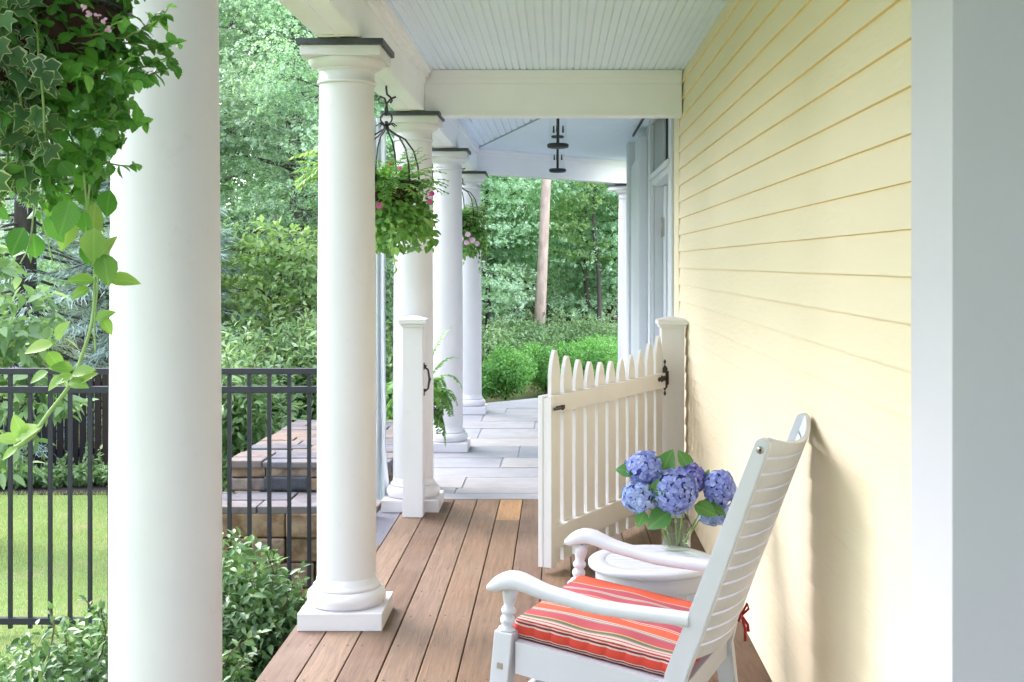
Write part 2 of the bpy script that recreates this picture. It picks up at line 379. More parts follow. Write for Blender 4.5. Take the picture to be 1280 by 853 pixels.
def paving():
    bm = bmesh.new(); rnd = random.Random(11)
    rows = []; y = DY1 + .006
    hs = [.20, .20, .42, .40, .46, .62, .46, .62, .5, .62, .46, .6, .7, .6]
    k = 0; mb = MB()
    while y < 15.2:
        h = hs[k % len(hs)]; x = -1.30 - rnd.random() * .5
        if k == 0: x = -1.3
        while x < 2.6:
            w = rnd.choice([.62, .78, .95, 1.2]) + rnd.random() * .1
            if k == 0: w = 1.66 if x < -1 else 1.3
            z = rnd.uniform(-.002, .002)
            mb.box(x, x + w - .012, y, y + h - .012, -.05, z, .004)
            x += w
        y += h; k += 1
    o = mb.build('stone_paving', M['stone'])
    # cut along the 45 degree outer edge, and along the left edge
    me = o.data; b = bmesh.new(); b.from_mesh(me)
    for (pt, no) in (((-.79, 13.25, 0), (-.70, .715, 0)), ((-1.12, 0, 0), (-1, 0, 0))):
        g = bmesh.ops.bisect_plane(b, geom=b.verts[:] + b.edges[:] + b.faces[:], plane_co=pt, plane_no=no, clear_outer=True)
        eds = [e for e in g['geom_cut'] if isinstance(e, bmesh.types.BMEdge)]
        if eds: bmesh.ops.holes_fill(b, edges=eds, sides=0)
    b.to_mesh(me); b.free(); tag(o, kind='structure')
    jb = MB(); jb.prism([(-1.115, DY1 + .002, -.75), (2.6, DY1 + .002, -.75), (2.6, 16.5, -.75), (-.79, 13.23, -.75), (-1.115, 12.92, -.75)], (0, 0, .743))
    j = jb.build('paving_bed', M['joint'], o)
paving()
def ground():
    # one sheet to the horizon: lawn at -.7, rising woodland behind
    xs = np.concatenate([np.linspace(-400, -40, 10), np.linspace(-36, 36, 37), np.linspace(40, 400, 10)])
    ys = np.concatenate([np.linspace(-120, -10, 6), np.linspace(-6, 60, 67), np.linspace(70, 600, 16)])
    P = []
    for x in xs:
        for y in ys:
            h = -.70
            if y > 15: h += .075 * (min(y, 60) - 15) ** 1.05
            if y > 12 and x > -2.4: h += .62 * max(0, min(1, (y - 12) / 1.6)) * max(0, min(1, (x + 2.4) / .8))
            if y > 14: h += .15 * math.sin(x * .7 + y * .4)
            P.append((x, y, h))
    mb = MB(); mb.grid(P, len(xs), len(ys))
    m, nt, out = new_mat('ground'); L = nt.links.new
    g = N(nt, 'ShaderNodeNewGeometry'); sp = N(nt, 'ShaderNodeSeparateXYZ'); L(g.outputs['Position'], sp.inputs[0])
    n1 = N(nt, 'ShaderNodeTexNoise', i_Scale=1.3, i_Detail=6.0, i_Roughness=.7); L(g.outputs['Position'], n1.inputs[0])
    n2 = N(nt, 'ShaderNodeTexNoise', i_Scale=60.0, i_Detail=3.0); L(g.outputs['Position'], n2.inputs[0])
    gr = ramp(nt, [(.3, (.20, .25, .09)), (.5, (.16, .26, .08)), (.72, (.30, .27, .16))]); L(n1.outputs['Fac'], gr.inputs[0])
    wd = ramp(nt, [(.3, (.06, .09, .035)), (.5, (.09, .10, .04)), (.7, (.17, .12, .07))]); L(n1.outputs['Fac'], wd.inputs[0])
    st = N(nt, 'ShaderNodeMapRange'); st.inputs[1].default_value = 12.2; st.inputs[2].default_value = 12.6; L(sp.outputs[1], st.inputs[0])
    mx = N(nt, 'ShaderNodeMixRGB'); L(st.outputs[0], mx.inputs[0]); L(gr.outputs[0], mx.inputs[1]); L(wd.outputs[0], mx.inputs[2])
    mu = N(nt, 'ShaderNodeMixRGB', blend_type='MULTIPLY'); mu.inputs[0].default_value = .5; L(mx.outputs[0], mu.inputs[1]); L(n2.outputs[1], mu.inputs[2])
    b = N(nt, 'ShaderNodeBsdfPrincipled', i_Roughness=.9); b.inputs['Specular IOR Level'].default_value = .1; L(mx.outputs[0], b.inputs[0])
    bp = N(nt, 'ShaderNodeBump', i_Strength=.6, i_Distance=.03); L(n2.outputs['Fac'], bp.inputs['Height']); L(bp.outputs[0], b.inputs['Normal'])
    L(b.outputs[0], out.inputs[0])
    o = mb.build('ground', m, None, False); tag(o, kind='structure')
    # planting beds
    bd = MB()
    for (poly) in ([(-2.9, 3.0), (-1.08, 3.0), (-1.08, 7.8), (-1.5, 6.9), (-2.5, 5.9)],
                   [(-9, 11.75), (-3.0, 11.7), (-3.0, 13.4), (-9, 13.4)], [(-3.2, 9), (-2.3, 9), (-2.3, 13.4), (-3.2, 13.4)]):
        bd.prism([(x, y, -.72) for x, y in poly], (0, 0, .035))
    b2 = bd.build('planting_bed', M['mulch']); tag(b2, kind='structure')
ground()

# ================================================================ house
def house():
    h = thing('house', (WX, 2.6, 0), 'yellow clapboard house wall with white door trim along the right side of the porch', 'house')
    # lap siding: one profile per course, run along the wall
    y0, y1 = 2.60, 7.76; e = .1036; mb = MB(); z = 1.4724 - 15 * e; k = 0
    while z < 2.72:
        zt = z + e; xo, xi = WX - .0105, WX - .001
        prof = [(xi + .006, z - .001), (xo, z), (xo, z + .006), (xi, zt), (xi + .006, zt)]
        mb.prism([(x, y0, zz) for x, zz in prof], (0, y1 - y0, 0)); mb.mi[-5] = 1; z = zt; k += 1
    part(mb, 'siding', [M['siding'], M['lap']], h)
    c = MB()
    c.box(WX - .012, WX + .09, y1 + .001, 8.07, -.05, 2.70, .003)
    part(c, 'corner_board', M['siding'], h)
    # the near end of the wall, white pilaster the camera looks past
    c = MB(); c.box(.745, 1.9, 2.327, 2.5985, -.75, 2.95, .003)
    part(c, 'pilaster', M['panel_face'], h)
    b = MB(); b.box(WX + .008, 1.9, 2.62, 8.325, -.75, 2.95); part(b, 'wall_core', M['siding'], h)
    b = MB(); b.box(1.9, 2.1, YB, 2.6, -.75, 2.868); b.box(.82, 1.895, YB, 2.325, -.06, -.002); b.box(.81, 1.895, YB, 2.325, 2.69, 2.8); part(b, 'light_block_wall', M['panel_face'], h)  # unseen wall, floor and ceiling added beside the camera to block light
    w = MB()                       # white wall beyond the siding, round the door
    w.box(WX + .006, WX + .10, 8.08, 8.325, -.75, 2.69); w.box(WX, WX + .10, 9.852, 13.6, -.75, 2.69)
    w.box(WX, WX + .1, 8.327, 9.85, 2.665, 2.69)
    part(w, 'wall', M['white_cool'], h)
    t = MB()                       # casings and head trim
    t.box(WX - .026, WX + .005, 8.10, 8.328, 0, 2.62, .004); t.box(WX - .026, WX - .002, 9.852, 10.02, 0, 2.62, .004); t.box(WX - .034, WX - .027, 9.87, 9.90, 0, 2.62, .002)
    t.box(WX - .022, WX + .10, 8.33, 9.85, 2.12, 2.175, .004); t.box(WX - .045, WX - .024, 8.2, 9.98, 2.165, 2.20, .004)
    t.box(WX - .03, WX - .001, 8.1, 10.02, 2.622, 2.664, .004)
    part(t, 'door_casing', M['white_cool'], h)
    d = MB(); d.box(WX + .085, WX + .125, 8.335, 9.846, .02, 2.118, .003); d.box(WX + .07, WX + .0849, 9.60, 9.845, .02, 2.117, .003)
    for (za, zb) in ((.2, .85), (1.0, 1.95)): d.box(WX + .078, WX + .0845, 8.55, 9.55, za, zb, .004)
    dr = part(d, 'door', M['white_cool'], h)
    g = MB(); g.box(WX + .058, WX + .0698, 9.72, 9.843, 1.72, 1.86, .002); g.tube([(WX + .056, 9.78, 1.71), (WX + .056, 9.78, 1.87)], .008, 8); part(g, 'hinge', M['steel'], dr)
    gl = MB(); gl.box(WX + .09, WX + .095, 8.34, 9.848, 2.178, 2.66); tr = part(gl, 'transom_window', M['black_glass'], h)
    tf = MB(); tf.box(WX + .075, WX + .089, 9.80, 9.848, 2.178, 2.66, .002); tf.box(WX + .075, WX + .089, 8.34, 9.799, 2.178, 2.205, .002); part(tf, 'frame', M['white_cool'], tr)
    p = MB(); p.box(.700, WX - .002, 10.6, 11.1, 0, 2.60, .004); p.box(.690, WX - .002, 12.0, 12.35, 0, 2.682, .004)
    p.box(.715, WX - .002, 11.102, 11.99, 0, 2.45, .004)
    part(p, 'pilaster', M['white_cool'], h)
    s = MB(); s.box(.686, .699, 9.9, 11.3, 2.664, 2.684); part(s, 'flashing', M['dark'], h)
M['panel_face'] = paint('white_panel_paint', (.575, .57, .635), .5, .03, 1.5, .015)
house()

def beadboard(x0, x1, y0, y1, z, pitch=.0405, G=1.0):
    """tongue-and-groove sheet seen from below, boards run along Y; returns verts and faces of the strip profile"""
    xs = []; x = x0
    while x < x1:
        xs += [(x, 0), (x + pitch - .0115 * G, 0), (x + pitch - .0085 * G, .009 * G), (x + pitch - .004, .009 * G), (x + pitch - .001, 0)]; x += pitch
    return [(a, y0, z + b) for a, b in xs], [(a, y1, z + b) for a, b in xs]
ZC = 2.685
def porch_roof():
    r = thing('porch_roof', (0, 5, 2.4), 'white porch roof with pale blue beadboard ceiling and white beams', 'porch roof')
    A, B = beadboard(-.83, .80, YB, 7.56, ZC); n = len(A)
    c = MB(); c.add(A + B, [[i, i + 1, n + i + 1, n + i] for i in range(n - 1)]); part(c, 'ceiling', M['ceiling'], r, fix=False)
    # far bay: two runs of boards meeting on a mitre
    def clipped(mb, planes):
        bm = bmesh.new(); vs = [bm.verts.new(v) for v in mb.v]; [bm.faces.new([vs[i] for i in f]) for f in mb.f]
        for (pt, no) in planes: bmesh.ops.bisect_plane(bm, geom=bm.verts[:] + bm.edges[:] + bm.faces[:], plane_co=pt, plane_no=no, clear_outer=True)
        q = MB(); q.bm(bm); return q
    hip_p = Vector((-.82, 12.6, 0)); hip_d = Vector((.657, -2.53, 0)).normalized(); hip_n = Vector((-hip_d.y, hip_d.x, 0))   # points to +x side
    A, B = beadboard(-.83, 1.2, 7.70, 13, ZC, .062, 1.5); n = len(A); m1 = MB(); m1.add(A + B, [[i, i + 1, n + i + 1, n + i] for i in range(n - 1)])
    m1 = clipped(m1, [(hip_p, hip_n)]); part(m1, 'ceiling', M['ceiling'], r, fix=False)
    A, B = beadboard(-.1, 6.5, -7, 5, 0, .07, 1.6); n = len(A); rot = Matrix.Translation((-.82, 12.6, ZC)) @ Matrix.Rotation(R(-45), 4, 'Z')
    m2 = MB(); m2.add([rot @ Vector(v) for v in A + B], [[i, i + 1, n + i + 1, n + i] for i in range(n - 1)])
    m2 = clipped(m2, [(hip_p, -hip_n), (Vector((1.6, 0, 0)), Vector((1, 0, 0))), (Vector((0, 7.70, 0)), Vector((0, -1, 0)))]); part(m2, 'ceiling', M['ceiling'], r, fix=False)
    hp = MB(); a = hip_p + Vector((0, 0, ZC - .004)); b = a + hip_d * 5.0; w = hip_n * .012; hp.prism([a - w, a + w, b + w, b - w], (0, 0, .003)); part(hp, 'mitre_strip', M['flash_lt'], r)
    # long beam over the columns
    m = MB(); zb = 2.427
    m.box(-.974, -.814, YB, 12.62, zb, 2.86, .003)
    eb = part(m, 'eave_beam', M['beam'], r)
    t = MB()
    t.box(-.8138, -.800, YB, 7.515, 2.60, ZC - .001, .002); t.box(-.7998, -.785, YB, 7.515, 2.635, ZC - .002, .002); t.box(-.7848, -.769, YB, 7.515, 2.662, ZC - .003, .002)
    t.box(-.8138, -.806, YB, 7.515, zb, zb + .03, .002); t.box(-.8138, -.80, 7.66, 12.6, 2.62, ZC - .001, .002)
    t.box(-.90, -.888, YB, 12.6, zb - .004, zb - .0005, .001)
    t.box(-.986, -.9745, YB, 12.62, zb, 2.5, .003); t.box(-1.01, -.987, YB, 12.62, 2.62, 2.84, .004)
    part(t, 'crown_moulding', M['beam'], eb)
    m = MB(); m.box(-.8135, WX - .013, 7.54, 7.69, 2.407, 2.86, .003); cb = part(m, 'cross_beam', M['beam'], r)
    t = MB(); t.box(-.77, WX - .013, 7.527, 7.5395, 2.60, ZC - .001, .002); t.box(-.77, WX - .013, 7.512, 7.5268, 2.640, ZC - .002, .002); t.box(-.8, WX - .013, 7.534, 7.5395, 2.407, 2.425, .002)
    part(t, 'crown_moulding', M['beam'], cb)
    # far beam, turning 45 degrees to the right
    d = Vector((1, 1, 0)).normalized(); nn = Vector((1, -1, 0)).normalized(); p0 = Vector((-.82, 12.6, 0)); m = MB()
    c0 = p0 + d * 1.9 - nn * .08; m.obox(c0 + Vector((0, 0, (zb + 2.86) / 2)), d * 2.05, nn * .08, Vector((0, 0, (2.86 - zb) / 2)), .003)
    fb = part(m, 'far_beam', M['beam'], r)
    m = MB(); c1 = p0 + d * 1.9 + nn * .009; m.obox(c1 + Vector((0, 0, ZC - .035)), d * 2.0, nn * .009, Vector((0, 0, .034)), .003); m.obox(c1 + nn * .016 + Vector((0, 0, ZC - .017)), d * 2.0, nn * .007, Vector((0, 0, .016)), .003); part(m, 'crown_moulding', M['beam'], fb)
    m = MB(); m.prism([(-1.28, YB - .3, 2.87), (2.2, YB - .3, 2.87), (2.2, 16.05, 2.87), (-1.28, 12.6, 2.87)], (0, 0, .06)); m.box(-1.33, -1.281, YB - .3, 12.6, 2.80, 2.94, .004)
    part(m, 'roof_slab', M['white'], r)
porch_roof()

# ================================================================ columns
CR = 'white porch columns on square plinths'
COLX = -.89
def column(zs=2.4):
    root = thing('porch_column', (0, 0, 0), 'x', 'column', CR, 'thing')
    m = MB(); m.box(-.173, .173, -.173, .173, .0005, .072, .003); m.build('plinth', M['white'], root)
    m = MB(); prof = [(.150, .0722)]
    for k in range(11):
        a = -math.pi / 2 + math.pi * k / 10; prof.append((.137 + .028 * math.cos(a), .107 + .034 * math.sin(a)))
    prof += [(.140, .1415), (.140, .155), (.133, .157), (.127, .168), (.1238, .19)]
    m.lathe(prof, (0, 0, 0), 64); m.build('base', M['white'], root)
    m = MB(); prof = []
    for k in range(25):
        t = k / 24; r = .1235 if t < .33 else .1235 - .0095 * ((t - .33) / .67) ** 1.3; prof.append((r, .19 + t * (2.252 - .19)))
    m.lathe(prof, (0, 0, 0), 72, 0, False)
    m.build('shaft', M['white'], root)
    m = MB(); prof = [(.114, 2.2515), (.122, 2.253), (.1245, 2.259), (.122, 2.266), (.1155, 2.268), (.1150, 2.300), (.1155, 2.306), (.123, 2.309), (.123, 2.314)]
    for k in range(9):
        a = math.pi / 2 * k / 8; prof.append((.123 + .036 * math.sin(a), 2.316 + .036 * (1 - math.cos(a))))
    prof += [(.159, 2.3535)]; m.lathe(prof, (0, 0, 0), 64)
    m.box(-.165, .165, -.165, .165, 2.354, 2.3965, .004); m.build('capital', M['white'], root)
    m = MB(); m.box(-.178, .178, -.178, .178, 2.3968, 2.4215, .002); m.build('cap_flashing', M['flash'], root)
    return root
c0 = column()
cl = ['nearest white round column, its base below the picture, beside the leafy hanging basket',
      'white round column with its whole base and capital visible, alone on the wooden deck edge',
      'white round column directly behind the low square gate post',
      'white round column on the stone paving partly behind fern fronds',
      'white round column at the far corner of the paving next to the clipped hedge',
      'narrow far white column at the right end of the far beam beside the door wall']
for i, (x, y, rz) in enumerate([(COLX, 2.8, 0), (COLX, 5.2, 0), (COLX, 7.6, 0), (COLX, 9.97, 0), (COLX, 12.42, 0), (.825, 14.35, R(45))]):
    o = c0 if i == 0 else copy_tree(c0)
    o.location = (x, y, 0); o.rotation_euler = (0, 0, rz); o['label'] = cl[i]
# pale cable laid over the capitals
for i, (y, lab) in enumerate([(5.2, 'pale cable end lying on top of the second column'), (7.6, 'pale cable end lying on top of the column behind the gate post'), (9.97, 'pale cable end on the fourth column top'), (12.42, 'pale cable end on the farthest corner column top')]):
    m = MB(); a = Vector((COLX, y - .19, 2.424))
    pts = [(-.085, -.0, .004), (-.08, -.012, .001), (-.05, -.028, -.003), (-.01, -.03, -.001), (.03, -.024, .003), (.07, -.012, .006), (.085, .03, .005)]
    m.tube([a + Vector(p) for p in pts], .0045, 8)
    o = part(m, 'cable', M['cable'], None); tag(o, lab, 'cable', 'cables on the column tops')

# ================================================================ gate posts and picket gate
def gate_post(x0, x1, y0, y1, h, label):
    t = thing('gate_post', ((x0 + x1) / 2, (y0 + y1) / 2, 0), label, 'post', 'white square posts either side of the gate')
    m = MB(); m.box(x0, x1, y0, y1, .0005, h - .045, .004); part(m, 'shaft', M['white'] if x0 < 0 else M['gate'], t)
    m = MB(); m.box(x0 - .012, x1 + .012, y0 - .012, y1 + .012, h - .062, h - .0452, .003); m.box(x0 - .024, x1 + .024, y0 - .024, y1 + .024, h - .045, h - .018, .005)
    cx, cy = (x0 + x1) / 2, (y0 + y1) / 2; ex, ey = (x1 - x0) / 2 + .024, (y1 - y0) / 2 + .024
    lo = [(cx - ex, cy - ey, h - .0178), (cx + ex, cy - ey, h - .0178), (cx + ex, cy + ey, h - .0178), (cx - ex, cy + ey, h - .0178)]; hi = [(cx + (x - cx) * .3, cy + (y - cy) * .3, h) for x, y, z in lo]
    m.add(lo + hi, [[3, 2, 1, 0], [4, 5, 6, 7]] + [[i, (i + 1) % 4, 4 + (i + 1) % 4, 4 + i] for i in range(4)])
    part(m, 'cap', M['white'] if x0 < 0 else M['gate'], t)
    return t
gp = gate_post(-.917, -.797, 7.28, 7.40, 1.19, 'low white square post with a dark pull handle, standing in front of the third column')
m = MB()
for z in (.74, .885): m.lathe([(.010, 0), (.010, .012), (.006, .014)], (-.790, 7.34, z), 10)
m.tube([(-.795, 7.34, .74), (-.772, 7.34, .755), (-.765, 7.34, .80), (-.762, 7.34, .8125), (-.765, 7.34, .825), (-.772, 7.34, .87), (-.795, 7.34, .885)], [.006, .006, .007, .009, .007, .006, .006], 8)
m.obox((-.795, 7.34, .735), (.003, 0, 0), (0, .014, 0), (0, 0, .02), .001); m.obox((-.795, 7.34, .89), (.003, 0, 0), (0, .014, 0), (0, 0, .02), .001)
part(m, 'handle', M['bronze'], gp)
gp2 = gate_post(.612, .748, 7.26, 7.40, 1.185, 'white square post carrying the gate hinge, tight against the yellow siding')

def gate():
    H = Vector((.604, 7.235, 0)); E = Vector((-.047, 5.97, 0)); L = (E - H).length; ang = math.atan2(E.y - H.y, E.x - H.x)
    t = thing('picket_gate', H, 'white picket gate with a dipping row of pointed pickets, swung open toward the yellow wall', 'gate'); t.rotation_euler = (0, 0, ang)
    # local: x from hinge to free end; +y is the side facing the house wall (seen by camera) or not
    ny = Vector((-math.sin(ang), math.cos(ang))); s = 1 if ny.x > 0 else -1      # s*y points to the house
    def rail(z0, z1, yoff, th): 
        m = MB(); m.box(.01, L - .012, min(s * yoff, s * (yoff + th)), max(s * yoff, s * (yoff + th)), z0, z1, .003); return m
    for nm, z0, z1 in (('top_rail', .775, .862), ('bottom_rail', .115, .225)):
        rail(z0, z1, .0105, .026).build(nm, M['gate'], t); rail(z0, z1, -.0365, .026).build(nm, M['gate'], t)
    for yo in (.0105, -.0365):
        for xa in (L - .012, ):
            m = MB(); m.box(xa + .0005, xa + .045, min(s * yo, s * (yo + .026)), max(s * yo, s * (yo + .026)), .035, .862, .003); m.build('stile', M['gate'], t)
    m = MB(); m.box(L - .011, L + .03, -.0098, .0098, .035, .85, .002); m.build('stile', M['gate'], t)
    n = 11; step = (L - .085) / (n - 1) * .985; w = .0475
    for i in range(n):
        x = L - .065 - i * step; tt = i / (n - 1)
        h = .978 + .10 * (abs(tt - .5) / .5) ** 2.0
        m = MB(); prof = [(-w, .035), (w, .035), (w, h - .13), (w * .93, h - .095), (w * .72, h - .055), (w * .42, h - .02), (w * .12, h), (-w * .12, h), (-w * .42, h - .02), (-w * .72, h - .055), (-w * .93, h - .095), (-w, h - .13)]
        m.prism([(x + a, -.0098, b) for a, b in prof], (0, .0196, 0)); m.build('picket', M['gate'], t)
    # T hinge on the house side
    m = MB(); y = s * .0372
    def plate(poly, th=.004): m.prism([(a, y, b) for a, b in poly], (0, s * th, 0))
    zc = .832
    plate([(.0, zc - .018), (.045, zc - .012), (.075, zc - .02), (.09, zc - .008), (.115, zc - .014), (.13, zc), (.115, zc + .014), (.09, zc + .008), (.075, zc + .02), (.045, zc + .012), (.0, zc + .018)])
    m.tube([(-.006, y + s * .004, zc - .04), (-.006, y + s * .004, zc + .04)], .009, 10)
    hg = m.build('hinge', M['bronze'], t)
    m = MB(); m.obox((L - .055, s * .0415, .80), (.042, 0, 0), (0, .004, 0), (0, 0, .010), .002); m.obox((L - .02, s * .050, .80), (.05, 0, 0), (0, .005, 0), (0, 0, .006), .002); m.lathe([(.006, -.012), (.006, .012)], (L - .06, s * .05, .80), 8)
    m.build('latch', M['bronze'], t)
gate()
# hinge leaf screwed to the post: a part of the post
m = MB(); y = 7.2598
pl = [(.632, .72), (.640, .735), (.634, .755), (.648, .775), (.648, .885), (.634, .905), (.640, .925), (.632, .94), (.624, .925), (.630, .905), (.618, .885), (.618, .775), (.630, .755), (.624, .735)]
m.prism([(a, y, b) for a, b in pl], (0, -.004, 0)); m.tube([(.614, y - .004, .79), (.614, y - .004, .875)], .008, 8)
part(m, 'hinge', M['bronze'], gp2)

# ================================================================ black metal fence
def metal_fence():
    FY = 7.30; t = thing('metal_fence', (-3, FY, -.7), 'black metal fence with thin square bars across the lawn behind the columns', 'fence')
    x0, x1 = -7.2, -1.13
    for z0, z1 in ((.845, .882), (.735, .775), (-.635, -.595)):
        m = MB(); m.box(x0, x1, FY - .017, FY + .017, z0, z1, .003); part(m, 'rail', M['fence'], t)
    x = (386.5 - CX) * FY / F_PX; st = 24.9 * FY / F_PX; xs = []
    while x < x1 - .03: xs.append(x); x += st
    x = (386.5 - CX) * FY / F_PX - st
    while x > x0: xs.append(x); x -= st
    for x in sorted(xs):
        m = MB(); m.box(x - .011, x + .011, FY - .011, FY + .011, -.66, .846, .0015); part(m, 'bar', M['fence'], t)
    for x in (x1 + .02, -2.356, -4.8):
        m = MB(); m.box(x - .027, x + .027, FY - .0275, FY + .0275, -.72, .905, .003); part(m, 'post', M['fence'], t)
metal_fence()
def drape():
    m = MB(); P = []; nu, nv = 30, 40
    for i in range(nu):
        t = i / (nu - 1); z = 2.40 - t * 2.36; fl = 1 + .9 * max(0, t - .85) / .15
        for j in range(nv):
            a = j / (nv - 1); xx = -1.115 + .10 * (a - .5) * (1 + .12 * math.sin(t * 9) * .3) * fl - .018 * max(0, t - .8) * 5
            yy = 7.62 + .022 * math.sin(a * 21 + .6 * math.sin(t * 4)) + .01 * math.sin(t * 23 + a * 9) * (t > .75)
            P.append((xx, yy, z))
    m.grid(P, nu, nv); o = part(m, 'hanging_drape', M['fabric_drape'], None); tag(o, 'narrow pale grey hanging cloth behind the column, reaching down to the deck', 'drape')
    o.location = (0, 0, 0)
drape()

# ================================================================ stone steps beyond the fence
def stone_steps():
    t = thing('stone_steps', (-1.8, 8.5, -.7), 'broad fieldstone steps with flagstone tops behind the black fence', 'stone steps')
    rnd = random.Random(3)
    def face(m, x0, x1, yf, z0, z1, rows):
        z = z0
        for k in range(rows):
            zt = z + (z1 - z0) / rows; x = x0
            while x < x1 - .02:
                w = min(rnd.uniform(.22, .5), x1 - x); 
                if x1 - (x + w) < .12: w = x1 - x
                d = rnd.uniform(.0, .035)
                m.box(x + .004, x + w - .004, yf - d, yf + .2, z + .004, zt - .004, .012); x += w
            z = zt
    def top(m, x0, x1, y0, y1, z):
        y = y0
        while y < y1 - .05:
            h = min(rnd.uniform(.15, .28), y1 - y); x = x0
            while x < x1 - .02:
                w = min(rnd.uniform(.16, .46), x1 - x)
                if x1 - (x + w) < .15: w = x1 - x
                m.box(x + .004, x + w - .004, y + .004, y + h - .004, z - .05, z + rnd.uniform(-.008, .006), .010); x += w
            y += h
    a = MB(); face(a, -2.52, -1.16, 7.95, -.75, -.105, 4); part(a, 'riser', M['field'], t); a = MB(); face(a, -2.27, -1.16, 8.50, -.062, .115, 2); part(a, 'riser', M['field'], t)
    a = MB(); top(a, -2.55, -1.15, 7.93, 8.48, -.064); top(a, -2.28, -1.15, 8.46, 10.75, .145); part(a, 'tread', M['field_top'], t)
    a = MB(); a.box(-2.5, -1.17, 8.05, 8.45, -.75, -.15); a.box(-2.24, -1.17, 8.6, 10.72, -.75, .09); part(a, 'core', M['joint'], t)
    a = MB(); a.box(-2.02, -1.72, 8.456, 8.60, -.058, .04, .016); part(a, 'dark_stone', M['flash'], t)
stone_steps()
